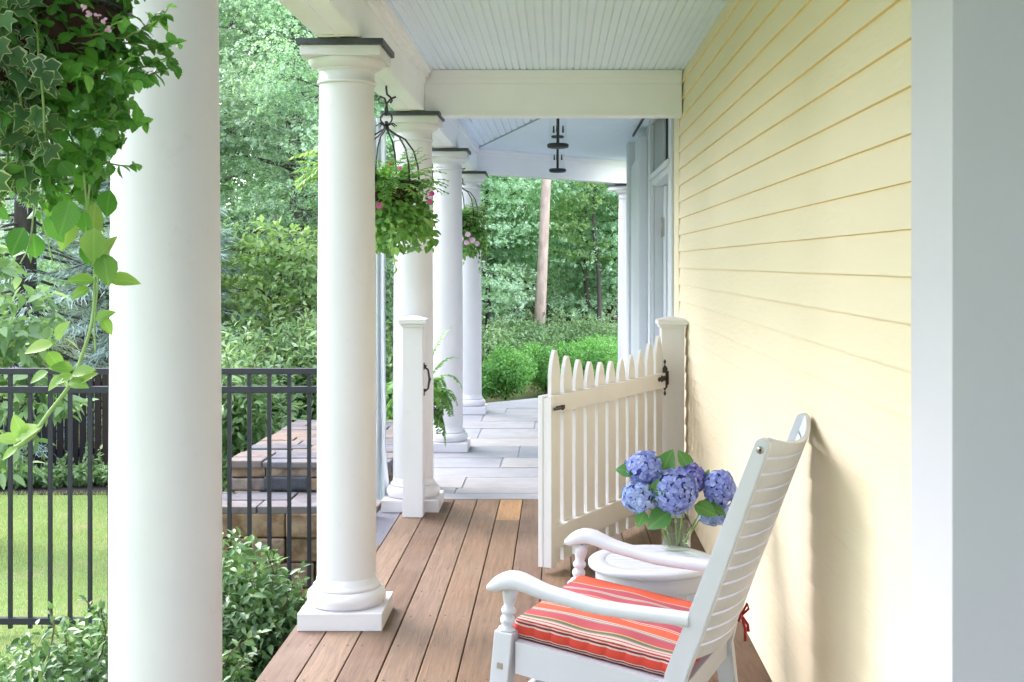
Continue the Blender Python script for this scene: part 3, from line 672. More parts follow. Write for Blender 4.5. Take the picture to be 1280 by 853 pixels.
# ================================================================ rocking chair (local: +x forward, +y the side nearer the camera)
FW = Vector((-.930, .3665, 0)); LF = Vector((-.3665, -.930, 0)); CO = Vector((.272, 3.613, 0)); CANG = math.atan2(FW.y, FW.x)
def rocking_chair():
    t = thing('rocking_chair', CO, 'white wooden porch rocking chair with slatted back leaning by the yellow wall', 'rocking chair'); t.rotation_euler = (0, 0, CANG)
    Wt = M['chair']
    SX0, SX1 = -.19, .335
    seat_h = lambda x: .428 + (x - .33) * .135
    for s in (1, -1):
        y = s * .285
        # front leg: rocker - square block - turned baluster, leaning with the chair
        top = Vector((.322, y, .588)); bot = Vector((.375, y, .05)); ax = (top - bot).normalized(); ux = Vector((ax.z, 0, -ax.x)); uy = Vector((0, 1, 0))
        pt = lambda h: bot + ax * ((h - bot.z) / ax.z)
        m = MB()
        def blk(h0, h1, w): m.obox((pt(h0) + pt(h1)) / 2, ux * w, uy * w, ax * ((h1 - h0) / 2), .004)
        blk(.05, .30, .0215); blk(.30, .47, .0275)
        rot = Matrix.Translation(pt(.47)) @ Matrix(((ux.x, uy.x, ax.x), (ux.y, uy.y, ax.y), (ux.z, uy.z, ax.z))).to_4x4()
        bp = [(.026, 0), (.0235, .006), (.016, .010), (.015, .014), (.0205, .022), (.0215, .029), (.0195, .036), (.014, .042), (.019, .048), (.0215, .055), (.019, .062), (.0145, .067), (.016, .078), (.0195, .092), (.0215, .104), (.020, .112), (.015, .118), (.019, .122)]
        b = MB(); b.lathe(bp, (0, 0, 0), 28); m.add([rot @ Vector(v) for v in b.v], b.f, 0, True)
        leg = m.build('leg', Wt, t)
        sc_ = MB(); sc_.obox(pt(.375) + uy * (s * .0282), ux * .0085, ax * .0085, uy * .001, 0); sc_.build('screw', M['steel'], leg)
        # back post with the rear leg
        m = MB(); pth = [(-.215, .05), (-.185, .20), (-.150, .36), (-.1885, .47), (-.405, 1.045)]
        pth = [(-.20, .05), (-.165, .20), (-.148, .33), (-.162, .40), (-.20, .50), (-.30, .772), (-.395, 1.03)]
        w = [.022, .026, .029, .030, .0285, .025, .019]; L_, R_ = [], []
        for i, (x, z) in enumerate(pth):
            a = Vector(pth[max(i - 1, 0)]); b_ = Vector(pth[min(i + 1, len(pth) - 1)]); d = (b_ - a).normalized(); nx, nz = d.y, -d.x
            L_.append((x - nx * w[i], z - nz * w[i])); R_.append((x + nx * w[i], z + nz * w[i]))
        d = Vector((pth[-1][0] - pth[-2][0], pth[-1][1] - pth[-2][1])).normalized(); cx, cz = pth[-1]
        cap = []
        for k in range(1, 8):
            a = math.pi * k / 8; nx, nz = d.y, -d.x
            cap.append((cx + nx * .019 * math.cos(a) + d.x * .017 * math.sin(a), cz + nz * .019 * math.cos(a) + d.y * .017 * math.sin(a)))
        poly = R_ + cap + L_[::-1]; th = .040
        bm = bmesh.new(); n = len(poly)
        v0 = [bm.verts.new((x, y - th / 2, z)) for x, z in poly]; v1 = [bm.verts.new((x, y + th / 2, z)) for x, z in poly]
        bm.faces.new(v0[::-1]); bm.faces.new(v1)
        for i in range(n): bm.faces.new([v0[i], v0[(i + 1) % n], v1[(i + 1) % n], v1[i]])
        bmesh.ops.recalc_face_normals(bm, faces=bm.faces)
        bmesh.ops.bevel(bm, geom=[e for e in bm.edges if len(e.link_faces) == 2 and e.calc_face_angle() > 1.2], offset=.004, segments=2, affect='EDGES')
        m.bm(bm); post = m.build('back_post', Wt, t)
        sc_ = MB(); sc_.tube([(cx + .004, y + s * .0195, cz - .012), (cx + .004, y + s * .0218, cz - .012)], .010, 14); sc_.tube([(cx + .004, y + s * .0216, cz - .012), (cx + .004, y + s * .0224, cz - .012)], .004, 10, 1); sc_.build('screw', [M['steel'], M['dark']], post)
        # arm: scrolled front, dip, level rear
        N_ = 26; P = []
        for i in range(N_):
            u = i / (N_ - 1); x = .375 - u * .574
            zt = .586 + .050 * math.exp(-((u - .10) / .16) ** 2) + .014 * math.exp(-((u - .35) / .15) ** 2) - .016 * u
            thk = .031 + .016 * math.exp(-((u - .03) / .10) ** 2)
            hw = .034 + .014 * math.exp(-((u - .08) / .18) ** 2) - .006 * u
            if u < .07: k = math.sqrt(max(0, 1 - ((.07 - u) / .075) ** 2)); zt -= (1 - k) * thk * .55; thk *= k * .98 + .02; hw *= .55 + .45 * k
            yc = y + s * .016 * (1 - u)
            ring = 16
            for j in range(ring):
                a = 2 * math.pi * j / ring; ca, sa = math.cos(a), math.sin(a); e = .45
                P.append((x, yc + hw * math.copysign(abs(ca) ** e, ca), zt - thk / 2 + thk / 2 * math.copysign(abs(sa) ** e, sa)))
        m = MB(); m.grid(P, N_, 16, 0, True, True); m.add(P[:16], [list(range(16))], 0, True); m.add(P[-16:], [list(range(16))], 0, True)
        m.build('arm', Wt, t)
        # side rail and rocker
        m = MB(); za, zb_ = seat_h(.30), seat_h(-.15); rail = [(.302, za - .07), (.302, za + .020), (-.135, zb_ + .020), (-.135, zb_ - .07)]
        m.prism([(x, y - .013, z) for x, z in rail], (0, .026, 0)); m.build('side_rail', Wt, t)
        m = MB(); up, lo = [], []
        for k in range(25):
            x = -.55 + 1.05 * k / 24; z = .002 + .105 * ((x - .08) / .55) ** 2; lo.append((x, z)); up.append((x, z + .046))
        m.prism([(x, y - .018, z) for x, z in up + lo[::-1]], (0, .036, 0)); m.build('rocker', Wt, t)
    for (x, z, nm) in ((.325, seat_h(.33) - .035, 'front_rail'), (-.155, seat_h(-.15) - .04, 'rear_rail')):
        m = MB(); m.box(x - .012, x + .012, -.258, .258, z - .035, z + .03, .003); m.build(nm, Wt, t)
    for (x, z) in ((.352, .24), (-.17, .2)):
        m = MB(); m.tube([(x, -.265, z), (x, 0, z), (x, .265, z)], [.011, .015, .011], 12); m.build('stretcher', Wt, t)
    m = MB()
    for k in range(9):
        x = .315 - k * .052; z = seat_h(x) + .010; m.obox((x, 0, z), (.022, 0, .003), (0, .256, 0), (-.001, 0, .0075), .003)
    m.build('seat', Wt, t)
    # back: bowed horizontal slats
    m = MB(); a = Vector((-.176, .44)); b_ = Vector((-.402, 1.04)); d = (b_ - a).normalized(); nr = Vector((-d.y, d.x)); Lb = (b_ - a).length; ns = 14
    for k in range(ns):
        c0_ = k / ns * Lb + .001; c1_ = (k + 1) / ns * Lb - .006
        if k == ns - 1: c1_ += .014
        for (c_, bow) in ():
            pass
        P = []; nseg = 17; th = .013
        for j in range(nseg):
            v = j / (nseg - 1) * 2 - 1; yy = v * .266; bw = .046 * (1 - v * v) + .006
            crest = -.022 * (1 - v * v) if k == ns - 1 else 0
            for (c_, o_) in ((c0_, 0), (c1_ + crest, 0), (c1_ + crest, th), (c0_, th)):
                q = a + d * c_ + nr * (bw - th * .5 + o_); P.append((q.x, yy, q.y))
        m.grid(P, nseg, 4, 0, False, True); m.add(P[:4], [[0, 1, 2, 3]]); m.add(P[-4:], [[0, 1, 2, 3]])
    m.build('backrest', Wt, t)
rocking_chair()

def cushion():
    base = CO + FW * .075 + LF * .0; t0 = thing
    o_loc = Vector((base.x, base.y, .425))
    m = MB(); nx, ny = 44, 44; hx, hy, th = .245, .258, .056
    def sh(u, v, top):
        x = u * hx; y = v * hy; edge = (1 - abs(u) ** 6) * (1 - abs(v) ** 6)
        r = .010; zc = .016 * (1 - u ** 2) * (1 - v ** 2) + .004 * math.sin(u * 7) * math.sin(v * 6) * (1 - u * u)
        return (x, y, (th / 2 + zc) if top else (-th / 2 - .003 * edge))
    P = [sh(i / (nx - 1) * 2 - 1, j / (ny - 1) * 2 - 1, True) for i in range(nx) for j in range(ny)]
    m.grid(P, nx, ny, 0)
    P = [sh(i / (nx - 1) * 2 - 1, j / (ny - 1) * 2 - 1, False) for i in range(nx) for j in range(ny)]
    m.grid(P, nx, ny, 0)
    # boxed border with stitched puckers
    per = []; n = 60
    for k in range(n): per.append((-hx + 2 * hx * k / n, -hy, 0, -1))
    for k in range(n): per.append((hx, -hy + 2 * hy * k / n, 1, 0))
    for k in range(n): per.append((hx - 2 * hx * k / n, hy, 0, 1))
    for k in range(n): per.append((-hx, hy - 2 * hy * k / n, -1, 0))
    rows = 7; P = []
    for r_ in range(rows):
        tt = r_ / (rows - 1); z = -th / 2 + th * tt
        for k, (x, y, ax, ay) in enumerate(per):
            b = math.sin(math.pi * tt); pk = .014 * b * (1 - .55 * abs(math.cos(math.pi * (k % n) / n * 9)) ** 8)
            P.append((x + ax * pk, y + ay * pk, z))
    m.grid(P, rows, len(per), 1, True, True)
    # fabric
    f, nt, out = new_mat('striped_fabric'); L = nt.links.new
    tc = N(nt, 'ShaderNodeTexCoord'); sp = N(nt, 'ShaderNodeSeparateXYZ'); L(tc.outputs['Object'], sp.inputs[0])
    mr = N(nt, 'ShaderNodeMapRange'); mr.inputs[1].default_value = .258; mr.inputs[2].default_value = -.258; L(sp.outputs[1], mr.inputs[0])
    org, rose, wht, gry, grn, yel = (.66, .115, .065), (.40, .085, .105), (.56, .46, .41), (.25, .215, .20), (.12, .15, .10), (.50, .36, .14)
    seq = [(.020, wht), (.012, rose), (.016, wht), (.014, gry), (.020, grn), (.010, yel), (.085, rose), (.014, gry), (.007, wht), (.014, gry), (.007, wht), (.085, org), (.007, wht), (.012, org), (.007, wht), (.085, rose), (.014, gry), (.007, wht), (.014, gry), (.007, wht), (.09, org), (.007, wht), (.08, rose), (.014, gry), (.007, wht), (.014, gry), (.007, wht), (.085, rose), (.010, gry), (.007, wht), (.16, org)]
    tot = sum(w for w, c in seq); pos = 0; stops = []
    for w, c in seq: stops.append((pos / tot, c)); pos += w
    # a colour ramp holds 32 stops at most
    r = ramp(nt, stops[:32], 'CONSTANT'); L(mr.outputs[0], r.inputs[0])
    wv = N(nt, 'ShaderNodeTexNoise', i_Scale=420.0, i_Detail=2.0); L(tc.outputs['Object'], wv.inputs[0])
    gl = N(nt, 'ShaderNodeMapRange'); gl.inputs[3].default_value = .72; gl.inputs[4].default_value = 1.22; L(wv.outputs['Fac'], gl.inputs[0])
    mu = N(nt, 'ShaderNodeMixRGB', blend_type='MULTIPLY'); mu.inputs[0].default_value = 1; L(r.outputs[0], mu.inputs[1]); L(gl.outputs[0], mu.inputs[2])
    b = N(nt, 'ShaderNodeBsdfPrincipled', i_Roughness=.85); b.inputs['Specular IOR Level'].default_value = .15; L(mu.outputs[0], b.inputs[0]); L(b.outputs[0], out.inputs[0])
    bp = N(nt, 'ShaderNodeBump', i_Strength=.3, i_Distance=.002); L(wv.outputs['Fac'], bp.inputs['Height']); L(bp.outputs[0], b.inputs['Normal'])
    f2, nt, out = new_mat('border_fabric'); L = nt.links.new
    tc = N(nt, 'ShaderNodeTexCoord'); sp = N(nt, 'ShaderNodeSeparateXYZ'); L(tc.outputs['Object'], sp.inputs[0])
    mr = N(nt, 'ShaderNodeMapRange'); mr.inputs[1].default_value = -.028; mr.inputs[2].default_value = .028; L(sp.outputs[2], mr.inputs[0])
    dk = (.20, .015, .03)
    r = ramp(nt, [(0, dk), (.10, wht), (.17, dk), (.24, wht), (.30, (.60, .055, .035)), (.72, wht), (.79, dk), (.88, wht), (.93, (.5, .06, .05))], 'CONSTANT'); L(mr.outputs[0], r.inputs[0])
    wv = N(nt, 'ShaderNodeTexNoise', i_Scale=420.0, i_Detail=2.0); L(tc.outputs['Object'], wv.inputs[0])
    gl = N(nt, 'ShaderNodeMapRange'); gl.inputs[3].default_value = .72; gl.inputs[4].default_value = 1.22; L(wv.outputs['Fac'], gl.inputs[0])
    mu = N(nt, 'ShaderNodeMixRGB', blend_type='MULTIPLY'); mu.inputs[0].default_value = 1; L(r.outputs[0], mu.inputs[1]); L(gl.outputs[0], mu.inputs[2])
    b = N(nt, 'ShaderNodeBsdfPrincipled', i_Roughness=.85); L(mu.outputs[0], b.inputs[0]); L(b.outputs[0], out.inputs[0])
    o = m.build('seat_cushion', [f, f2], None)
    bm = bmesh.new(); bm.from_mesh(o.data); bmesh.ops.remove_doubles(bm, verts=bm.verts, dist=.0008); bmesh.ops.recalc_face_normals(bm, faces=bm.faces); bm.to_mesh(o.data); bm.free()
    pitch = math.atan(.135)
    o.matrix_world = Matrix.Translation(Vector((base.x, base.y, .428 + (.075 - .33) * .135 + .018 + .026))) @ Matrix.Rotation(CANG, 4, 'Z') @ Matrix.Rotation(-pitch, 4, 'Y')
    tag(o, 'striped red and orange seat cushion lying on the white rocking chair', 'cushion')
    # ribbon bow that ties the cushion to the far back post
    tie = MB(); inv = o.matrix_world.inverted()
    c = CO + FW * -.168 + LF * -.283 + Vector((0, 0, .415)); back = -FW
    def add(pts, w): tie.tube([inv @ (c + Vector(p)) for p in pts], w, 6)
    add([LF * .02 + back * .034, back * .036 + Vector((0, 0, .004)), LF * -.022 + back * .034], .006)
    add([LF * .024 + back * .034, LF * .025 - back * .03, LF * -.024 - back * .032, LF * -.025 + back * .03], .004)
    add([back * .036, back * .045 + LF * .05 + Vector((0, 0, .012)), back * .04 + LF * .045 + Vector((0, 0, -.004)), back * .038], .004)
    add([back * .036, back * .052 + LF * -.02 + Vector((0, 0, .035)), back * .058 + LF * -.01 + Vector((0, 0, .02)), back * .038], .004)
    add([back * .038, back * .05 + LF * .0 + Vector((0, 0, -.04)), back * .052 + LF * .012 + Vector((0, 0, -.075))], .005)
    add([back * .038, back * .055 + LF * -.012 + Vector((0, 0, -.03)), back * .058 + LF * -.008 + Vector((0, 0, -.05))], .005)
    tie.build('ribbon_tie', M['red'], o)
cushion()

# ================================================================ side table, vase, hydrangeas
TB = Vector((.33, 4.30, 0)); TH = .47
def side_table():
    t = thing('side_table', TB, 'small round white side table with a slatted top behind the rocking chair', 'side table')
    m = MB(); r = .223
    m.lathe([(.168, TH - .022), (r - .004, TH - .022), (r, TH - .018), (r, TH - .005), (r - .005, TH), (.1685, TH), (.1655, TH - .003), (.1655, TH - .020)], (0, 0, 0), 72, 0, False)
    n = 8; w = 2 * .1635 / n
    for k in range(n):
        xa = -.1635 + k * w + .0025; xb = xa + w - .005; poly = []
        for s in range(9):
            x = xa + (xb - xa) * s / 8; poly.append((x, math.sqrt(max(.1635 ** 2 - x * x, 1e-5))))
        pts = poly + [(x, -y) for x, y in poly[::-1]]
        m.prism([(y, x, TH - .020) for x, y in pts], (0, 0, .0185))
    m.build('table_top', M['chair'], t)
    m = MB(); m.lathe([(.186, TH - .0225), (.196, TH - .0225), (.198, TH - .026), (.198, TH - .078), (.195, TH - .082), (.186, TH - .082)], (0, 0, 0), 64, 0, False); m.lathe([(.186, TH - .082), (.186, TH - .0225)], (0, 0, 0), 64, 0, False); m.build('apron', M['chair'], t)
    for k in range(4):
        a = R(28 + 90 * k); u = Vector((math.cos(a), math.sin(a), 0)); v = Vector((-u.y, u.x, 0))
        m = MB(); m.obox(u * .172 + Vector((0, 0, (TH - .024) / 2)), u * .012, v * .022, Vector((0, 0, (TH - .025) / 2)), .003); m.build('leg', M['chair'], t)
    for k in (0, 1):
        a = R(28 + 90 * k); u = Vector((math.cos(a), math.sin(a), 0)); v = Vector((-u.y, u.x, 0)); z = .16 + .0185 * k
        m = MB(); m.obox((0, 0, z), u * .159, v * .018, Vector((0, 0, .009)), .003); m.build('stretcher', M['chair'], t)
side_table()
VB = Vector((.428, 4.445, TH + .0008))
def vase():
    t = thing('glass_vase', VB, 'clear glass jar vase of water on the round side table', 'vase')
    g = glass_mat('clear_glass', (.97, .985, .975))
    m = MB(); m.lathe([(.0, .0), (.046, 0), (.052, .004), (.053, .012), (.052, .10), (.050, .118), (.0455, .126), (.0455, .150), (.0485, .153), (.0465, .155), (.0435, .151), (.0435, .126), (.0475, .117), (.0495, .10), (.050, .014), (.0, .010)], (0, 0, 0), 40, 0, False)
    m.build('glass', g, t)
    wm = glass_mat('vase_water', (.90, .95, .86), 0, .2)
    if 0: wm, nt, out = new_mat('vase_water')
    m = MB(); m.lathe([(.0, .0105), (.0492, .0145), (.0492, .098), (0, .098)], (0, 0, 0), 32, 0, False); m.build('water', wm, t)
vase()
M['petal'] = leaf_mat('hydrangea_petals', [(0, (.17, .20, .60)), (.35, (.26, .32, .74)), (.7, (.36, .43, .82)), (1, (.52, .60, .90))], .25, .6, 22, .5)
M['petal_pale'] = leaf_mat('hydrangea_pale_petals', [(0, (.22, .28, .62)), (.35, (.32, .42, .78)), (.7, (.42, .53, .84)), (1, (.58, .66, .88))], .25, .6, 22, .5)
M['petal_deep'] = leaf_mat('hydrangea_deep_petals', [(0, (.14, .13, .50)), (.4, (.22, .22, .66)), (.8, (.34, .33, .76)), (1, (.45, .42, .80))], .25, .6, 22, .5)
M['hleaf'] = leaf_mat('hydrangea_leaves', [(0, (.05, .15, .04)), (.5, (.08, .22, .06)), (1, (.12, .30, .08))], .3, .35, 8, .3, vein=True)
T_PETAL = tm_rows([(0, .08), (.25, .42), (.6, .56), (.88, .36), (1, .12)], .12, -.1)
HG = 'blue hydrangea blooms in the vase'
def hydrangea(c, r, lab, leaves, base, squash=(1, 1, .92)):
    c = Vector(c); t = thing('hydrangea', (base.x, base.y, base.z), lab, 'flower', HG)
    nf = int(170 * (r / .055) ** 1.6); gi = (np.arange(nf) + .5); ph = np.arccos(1 - 2 * gi / nf); th = np.pi * (1 + 5 ** .5) * gi
    d = np.stack([np.cos(th) * np.sin(ph), np.sin(th) * np.sin(ph), np.cos(ph)], 1); d = unit(d + rng.normal(size=d.shape) * .07)
    P = np.array(c)[None] + d * np.array(squash) * r * (1 + rng.normal(size=(nf, 1)) * .045)
    tn = unit(d + rng.normal(size=d.shape) * .22); a = unit(np.cross(tn, rdir(nf))); b = np.cross(tn, a); bt = []
    for k in range(4):
        an = k * math.pi / 2; D = a * math.cos(an) + b * math.sin(an) + tn * .12
        bt.append((P + D * .001, D, tn, .0105 * rng.uniform(.85, 1.2, nf), .0112 * rng.uniform(.9, 1.15, nf), T_PETAL, 0))
    # merge petals per floret are separate islands: fine tone changes
    o = leaf_object('flower_head', bt, M['petal_pale'] if 'pale' in lab else (M['petal_deep'] if 'darker' in lab else M['petal']), t); o.location = -t.location
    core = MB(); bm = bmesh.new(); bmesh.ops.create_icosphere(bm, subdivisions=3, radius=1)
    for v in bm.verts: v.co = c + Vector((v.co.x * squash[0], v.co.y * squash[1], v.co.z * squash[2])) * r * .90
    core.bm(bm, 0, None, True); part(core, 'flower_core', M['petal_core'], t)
    st = MB(); m1 = (c + base) / 2 + Vector((0, 0, .03)); st.tube([base, base * .6 + m1 * .4, m1, c], [.0032, .0035, .0033, .003], 8); part(st, 'stem', M['stem'], t)
    for (p, dd, nn, l, w) in leaves:
        o = leaf_object('leaf', [(np.array([p]), np.array([dd], float), np.array([nn], float), l, w, T_OVATE, 0)], M['hleaf'], t); o.location = -t.location
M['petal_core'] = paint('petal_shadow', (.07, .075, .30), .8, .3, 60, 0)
zb = VB.z + .015
b = lambda dx, dy: Vector((VB.x + dx, VB.y + dy, zb))
hydrangea(at(842, 614, 4.40), .080, 'largest blue hydrangea bloom at the centre of the vase', [(at(838, 640, 4.38), (-.8, -.2, -.45), (-.3, -.8, .6), .10, .105), (at(868, 632, 4.38), (.85, -.3, -.25), (.1, -.7, .7), .085, .085)], b(.0, -.02), (1.02, 1, .92))
hydrangea(at(805, 585, 4.42), .060, 'blue hydrangea bloom highest on the left of the bouquet', [(at(795, 590, 4.40), (-.7, .1, .12), (-.2, -.8, .6), .075, .07), (at(824, 598, 4.44), (.42, .1, .95), (-.3, -.9, .1), .115, .095)], b(-.02, .0))
hydrangea(at(798, 621, 4.38), .054, 'pale blue hydrangea bloom lowest on the left, above the chair arm', [(at(817, 628, 4.36), (.1, -.2, .8), (-.4, -.9, .1), .085, .075), (at(806, 640, 4.40), (-.3, -.3, -.5), (0, -.8, .6), .06, .06)], b(-.025, -.02))
hydrangea(at(862, 599, 4.52), .058, 'darker blue hydrangea bloom tucked behind the largest one', [(at(862, 588, 4.50), (-.35, .2, .75), (.4, -.9, .2), .085, .07), (at(880, 610, 4.50), (.15, -.1, .9), (-.6, -.8, 0), .07, .045)], b(.01, .02))
hydrangea(at(900, 612, 4.48), .058, 'blue hydrangea bloom on the right side of the bouquet', [(at(876, 630, 4.46), (.9, -.2, -.1), (0, -.7, .7), .085, .07), (at(884, 618, 4.48), (.6, 0, -.4), (.1, -.9, .3), .06, .06)], b(.025, .0), (.92, .92, 1.12))
hydrangea(at(892, 642, 4.50), .050, 'pale blue hydrangea bloom lowest on the right, near the chair post', [(at(880, 632, 4.44), (.95, -.3, -.25), (0, -.6, .8), .085, .065)], b(.03, .015), (1.1, 1, .8))

# ================================================================ glass lanterns under the far ceiling
def lantern():
    t = thing('pendant_lantern', (0, 0, 0), 'x', 'lantern', 'pendant lanterns under the far ceiling')
    m = MB(); m.lathe([(.0, -.02), (.05, -.018), (.075, -.012), (.079, 0), (.079, .012), (.07, .018), (0, .018)], (0, 0, 0), 32, 0, False); m.build('base', M['iron'], t)
    m = MB(); m.tube([(0, 0, .0), (0, 0, .33)], .0115, 10); m.lathe([(.0, .300), (.055, .302), (.06, .312), (.055, .323), (0, .325)], (0, 0, 0), 24, 0, False); m.build('rod', M['iron'], t)
    for k in range(3):
        a = R(20 + 120 * k); m = MB(); m.tube([(.04 * math.cos(a), .04 * math.sin(a), .10), (.04 * math.cos(a), .04 * math.sin(a), .15)], [.008, .005], 8); m.build('candle', M['iron'], t)
    m = MB(); m.lathe([(.066, .018), (.066, .30)], (0, 0, 0), 32, 0, False); m.build('glass', glass_mat('lantern_glass', (.985, .99, .99), 0, .12), t)
    return t
l1 = lantern(); l1.location = (.002, 9.0, 2.36); l1['label'] = 'nearer and larger of the two black-based glass pendant lanterns'
l2 = copy_tree(l1); l2.location = (.0, 11.4, 2.362); l2['label'] = 'farther, lower-looking black-based glass pendant lantern below the nearer one'
# ================================================================ foliage materials
M['l_ivy'] = leaf_mat('variegated_ivy', [(0, (0.047, 0.11, 0.047)), (0.5, (0.075, 0.187, 0.068)), (1, (0.145, 0.299, 0.103))], .25, .4, 9, .4, edge=(.50, .56, .34))
M['l_round'] = leaf_mat('scalloped_leaves', [(0, (0.032, 0.122, 0.022)), (0.45, (0.083, 0.266, 0.044)), (0.8, (0.166, 0.416, 0.067)), (1, (0.33, 0.604, 0.12))], .3, .38, 7, .45, vein=True)
M['l_lime'] = leaf_mat('lime_vine_leaves', [(0, (.10, .24, .04)), (.5, (.21, .38, .08)), (1, (.36, .50, .17))], .4, .4, 9, .3, vein=True)
M['l_mixed'] = leaf_mat('basket_leaves', [(0, (0.073, 0.167, 0.052)), (0.4, (0.154, 0.329, 0.086)), (0.75, (0.275, 0.491, 0.14)), (1, (0.518, 0.68, 0.302))], .35, .45, 12, .35)
M['l_shrub'] = leaf_mat('shrub_leaves', [(0, (0.041, 0.087, 0.037)), (0.45, (0.082, 0.175, 0.06)), (0.8, (0.162, 0.288, 0.102)), (1, (0.359, 0.501, 0.188))], .25, .32, 3.5, .5)
M['l_box'] = leaf_mat('boxwood_leaves', [(0, (0.067, 0.188, 0.049)), (0.5, (0.141, 0.359, 0.078)), (1, (0.277, 0.581, 0.136))], .3, .4, 4, .45)
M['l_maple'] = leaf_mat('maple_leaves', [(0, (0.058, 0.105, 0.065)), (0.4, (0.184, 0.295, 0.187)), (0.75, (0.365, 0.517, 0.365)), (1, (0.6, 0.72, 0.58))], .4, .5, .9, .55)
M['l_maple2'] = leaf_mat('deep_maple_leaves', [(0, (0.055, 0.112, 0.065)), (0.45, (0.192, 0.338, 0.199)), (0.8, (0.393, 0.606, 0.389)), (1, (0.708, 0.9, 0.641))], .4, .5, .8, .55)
M['l_maple_lit'] = leaf_mat('lit_maple_leaves', [(0, (0.102, 0.19, 0.114)), (0.4, (0.324, 0.534, 0.331)), (0.75, (0.646, 0.855, 0.646)), (1, (0.837, 0.9, 0.837))], .4, .5, .9, .55)  # maple leaf colours brightened to lift trees that stand in dim light
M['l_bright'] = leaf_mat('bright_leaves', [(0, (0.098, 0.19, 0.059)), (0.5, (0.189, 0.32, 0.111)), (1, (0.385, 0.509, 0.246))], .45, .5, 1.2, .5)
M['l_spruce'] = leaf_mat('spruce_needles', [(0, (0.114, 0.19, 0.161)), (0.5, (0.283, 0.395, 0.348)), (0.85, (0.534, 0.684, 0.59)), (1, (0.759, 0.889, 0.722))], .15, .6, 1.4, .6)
M['l_under'] = leaf_mat('underbrush_leaves', [(0, (0.076, 0.144, 0.065)), (0.5, (0.169, 0.294, 0.122)), (0.8, (0.304, 0.451, 0.231)), (1, (0.621, 0.727, 0.538))], .4, .5, 1.5, .45)
M['l_fern'] = leaf_mat('fern_leaves', [(0, (0.065, 0.173, 0.047)), (0.5, (0.137, 0.317, 0.071)), (1, (0.245, 0.485, 0.113))], .35, .45, 8, .4)
M['l_grass'] = leaf_mat('grass_blades', [(0, (.27, .36, .13)), (.5, (.38, .48, .20)), (.8, (.50, .53, .30)), (1, (.58, .53, .36))], .35, .55, 1.1, .5)
M['pink'] = leaf_mat('pink_petals', [(0, (.60, .06, .28)), (1, (.75, .16, .45))], .3, .5, 20, .2)
M['pale_pink'] = leaf_mat('pale_pink_petals', [(0, (.65, .38, .60)), (1, (.80, .58, .74))], .3, .5, 20, .2)

# ================================================================ hanging baskets
BG = 'hanging flower baskets between the columns'
def hanging_basket(y, lab):
    """iron hanger, hook, coco bowl; foliage added by the caller in local coordinates"""
    t = thing('hanging_basket', (COLX, y, 1.88), lab, 'hanging basket', BG)
    m = MB(); I = M['iron']
    m.tube([(0, 0, .546), (0, 0, .53), (.004, 0, .50), (.022, 0, .485), (.03, 0, .468), (.02, 0, .455)], .0055, 8); part_l(m, 'hook', I, t)
    m = MB()
    m.tube([(-.045, 0, .47), (-.03, 0, .49), (-.008, 0, .478), (0, 0, .45), (.006, 0, .42), (0, 0, .39)], .0055, 8); m.tube([(.05, 0, .488), (.025, 0, .478), (.004, 0, .455), (-.006, 0, .425), (0, 0, .39)], .0055, 8)
    ring = [(.03 * math.cos(a), 0, .375 + .03 * math.sin(a)) for a in np.linspace(0, 2 * math.pi, 20)]; m.tube(ring, .005, 6, 0, True, False)
    for k in range(8): a = k * .785; m.tube([(0, 0, .335), (.035 * math.cos(a), .035 * math.sin(a), .35), (.055 * math.cos(a), .055 * math.sin(a), .335)], [.005, .004, .003], 5)
    for k in range(6):
        a = k * math.pi / 3 + .35; c, s = math.cos(a), math.sin(a)
        m.tube([(r * c, r * s, z) for r, z in ((.004, .36), (.012, .32), (.05, .295), (.10, .27), (.145, .21), (.168, .13), (.176, .04))], .0048, 6)
    m.tube([(.176 * math.cos(a), .176 * math.sin(a), .04) for a in np.linspace(0, 2 * math.pi, 40)], .005, 6, 0, True, False)
    part_l(m, 'hanger', I, t)
    m = MB(); m.lathe([(0, -.13), (.06, -.122), (.115, -.09), (.155, -.03), (.170, .035), (.160, .036), (.14, .02), (0, .02)], (0, 0, 0), 28, 0, False); part_l(m, 'bowl', M['coco'], t)
    return t
def part_l(mb, name, mats, parent): return mb.build(name, mats, parent)
def vines(mb, start, n, length, rad0, spread=.3, seedlen=8):
    """trailing stems; returns leaf anchor points and dirs"""
    P = []; D = []
    for k in range(n):
        a = rng.random() * 2 * math.pi; p = np.array(start) + np.array([math.cos(a) * rad0, math.sin(a) * rad0, rng.uniform(-.05, .05)]); v = np.array([math.cos(a) * spread, math.sin(a) * spread, .2]); pts = [np.array(start, float), p.copy()]
        Ln = length * rng.uniform(.4, 1.1); st = Ln / seedlen
        for i in range(seedlen):
            v = v + np.array([0, 0, -.33]) + rng.normal(size=3) * .12; p = p + v / np.linalg.norm(v) * st; pts.append(p.copy())
            for q in range(2): P.append(p + rng.normal(size=3) * .006); D.append(unit(rng.normal(size=3) + v * .5))
        mb.tube(pts, [.0022] * len(pts), 5, 0, True, False)
    return np.array(P), np.array(D)
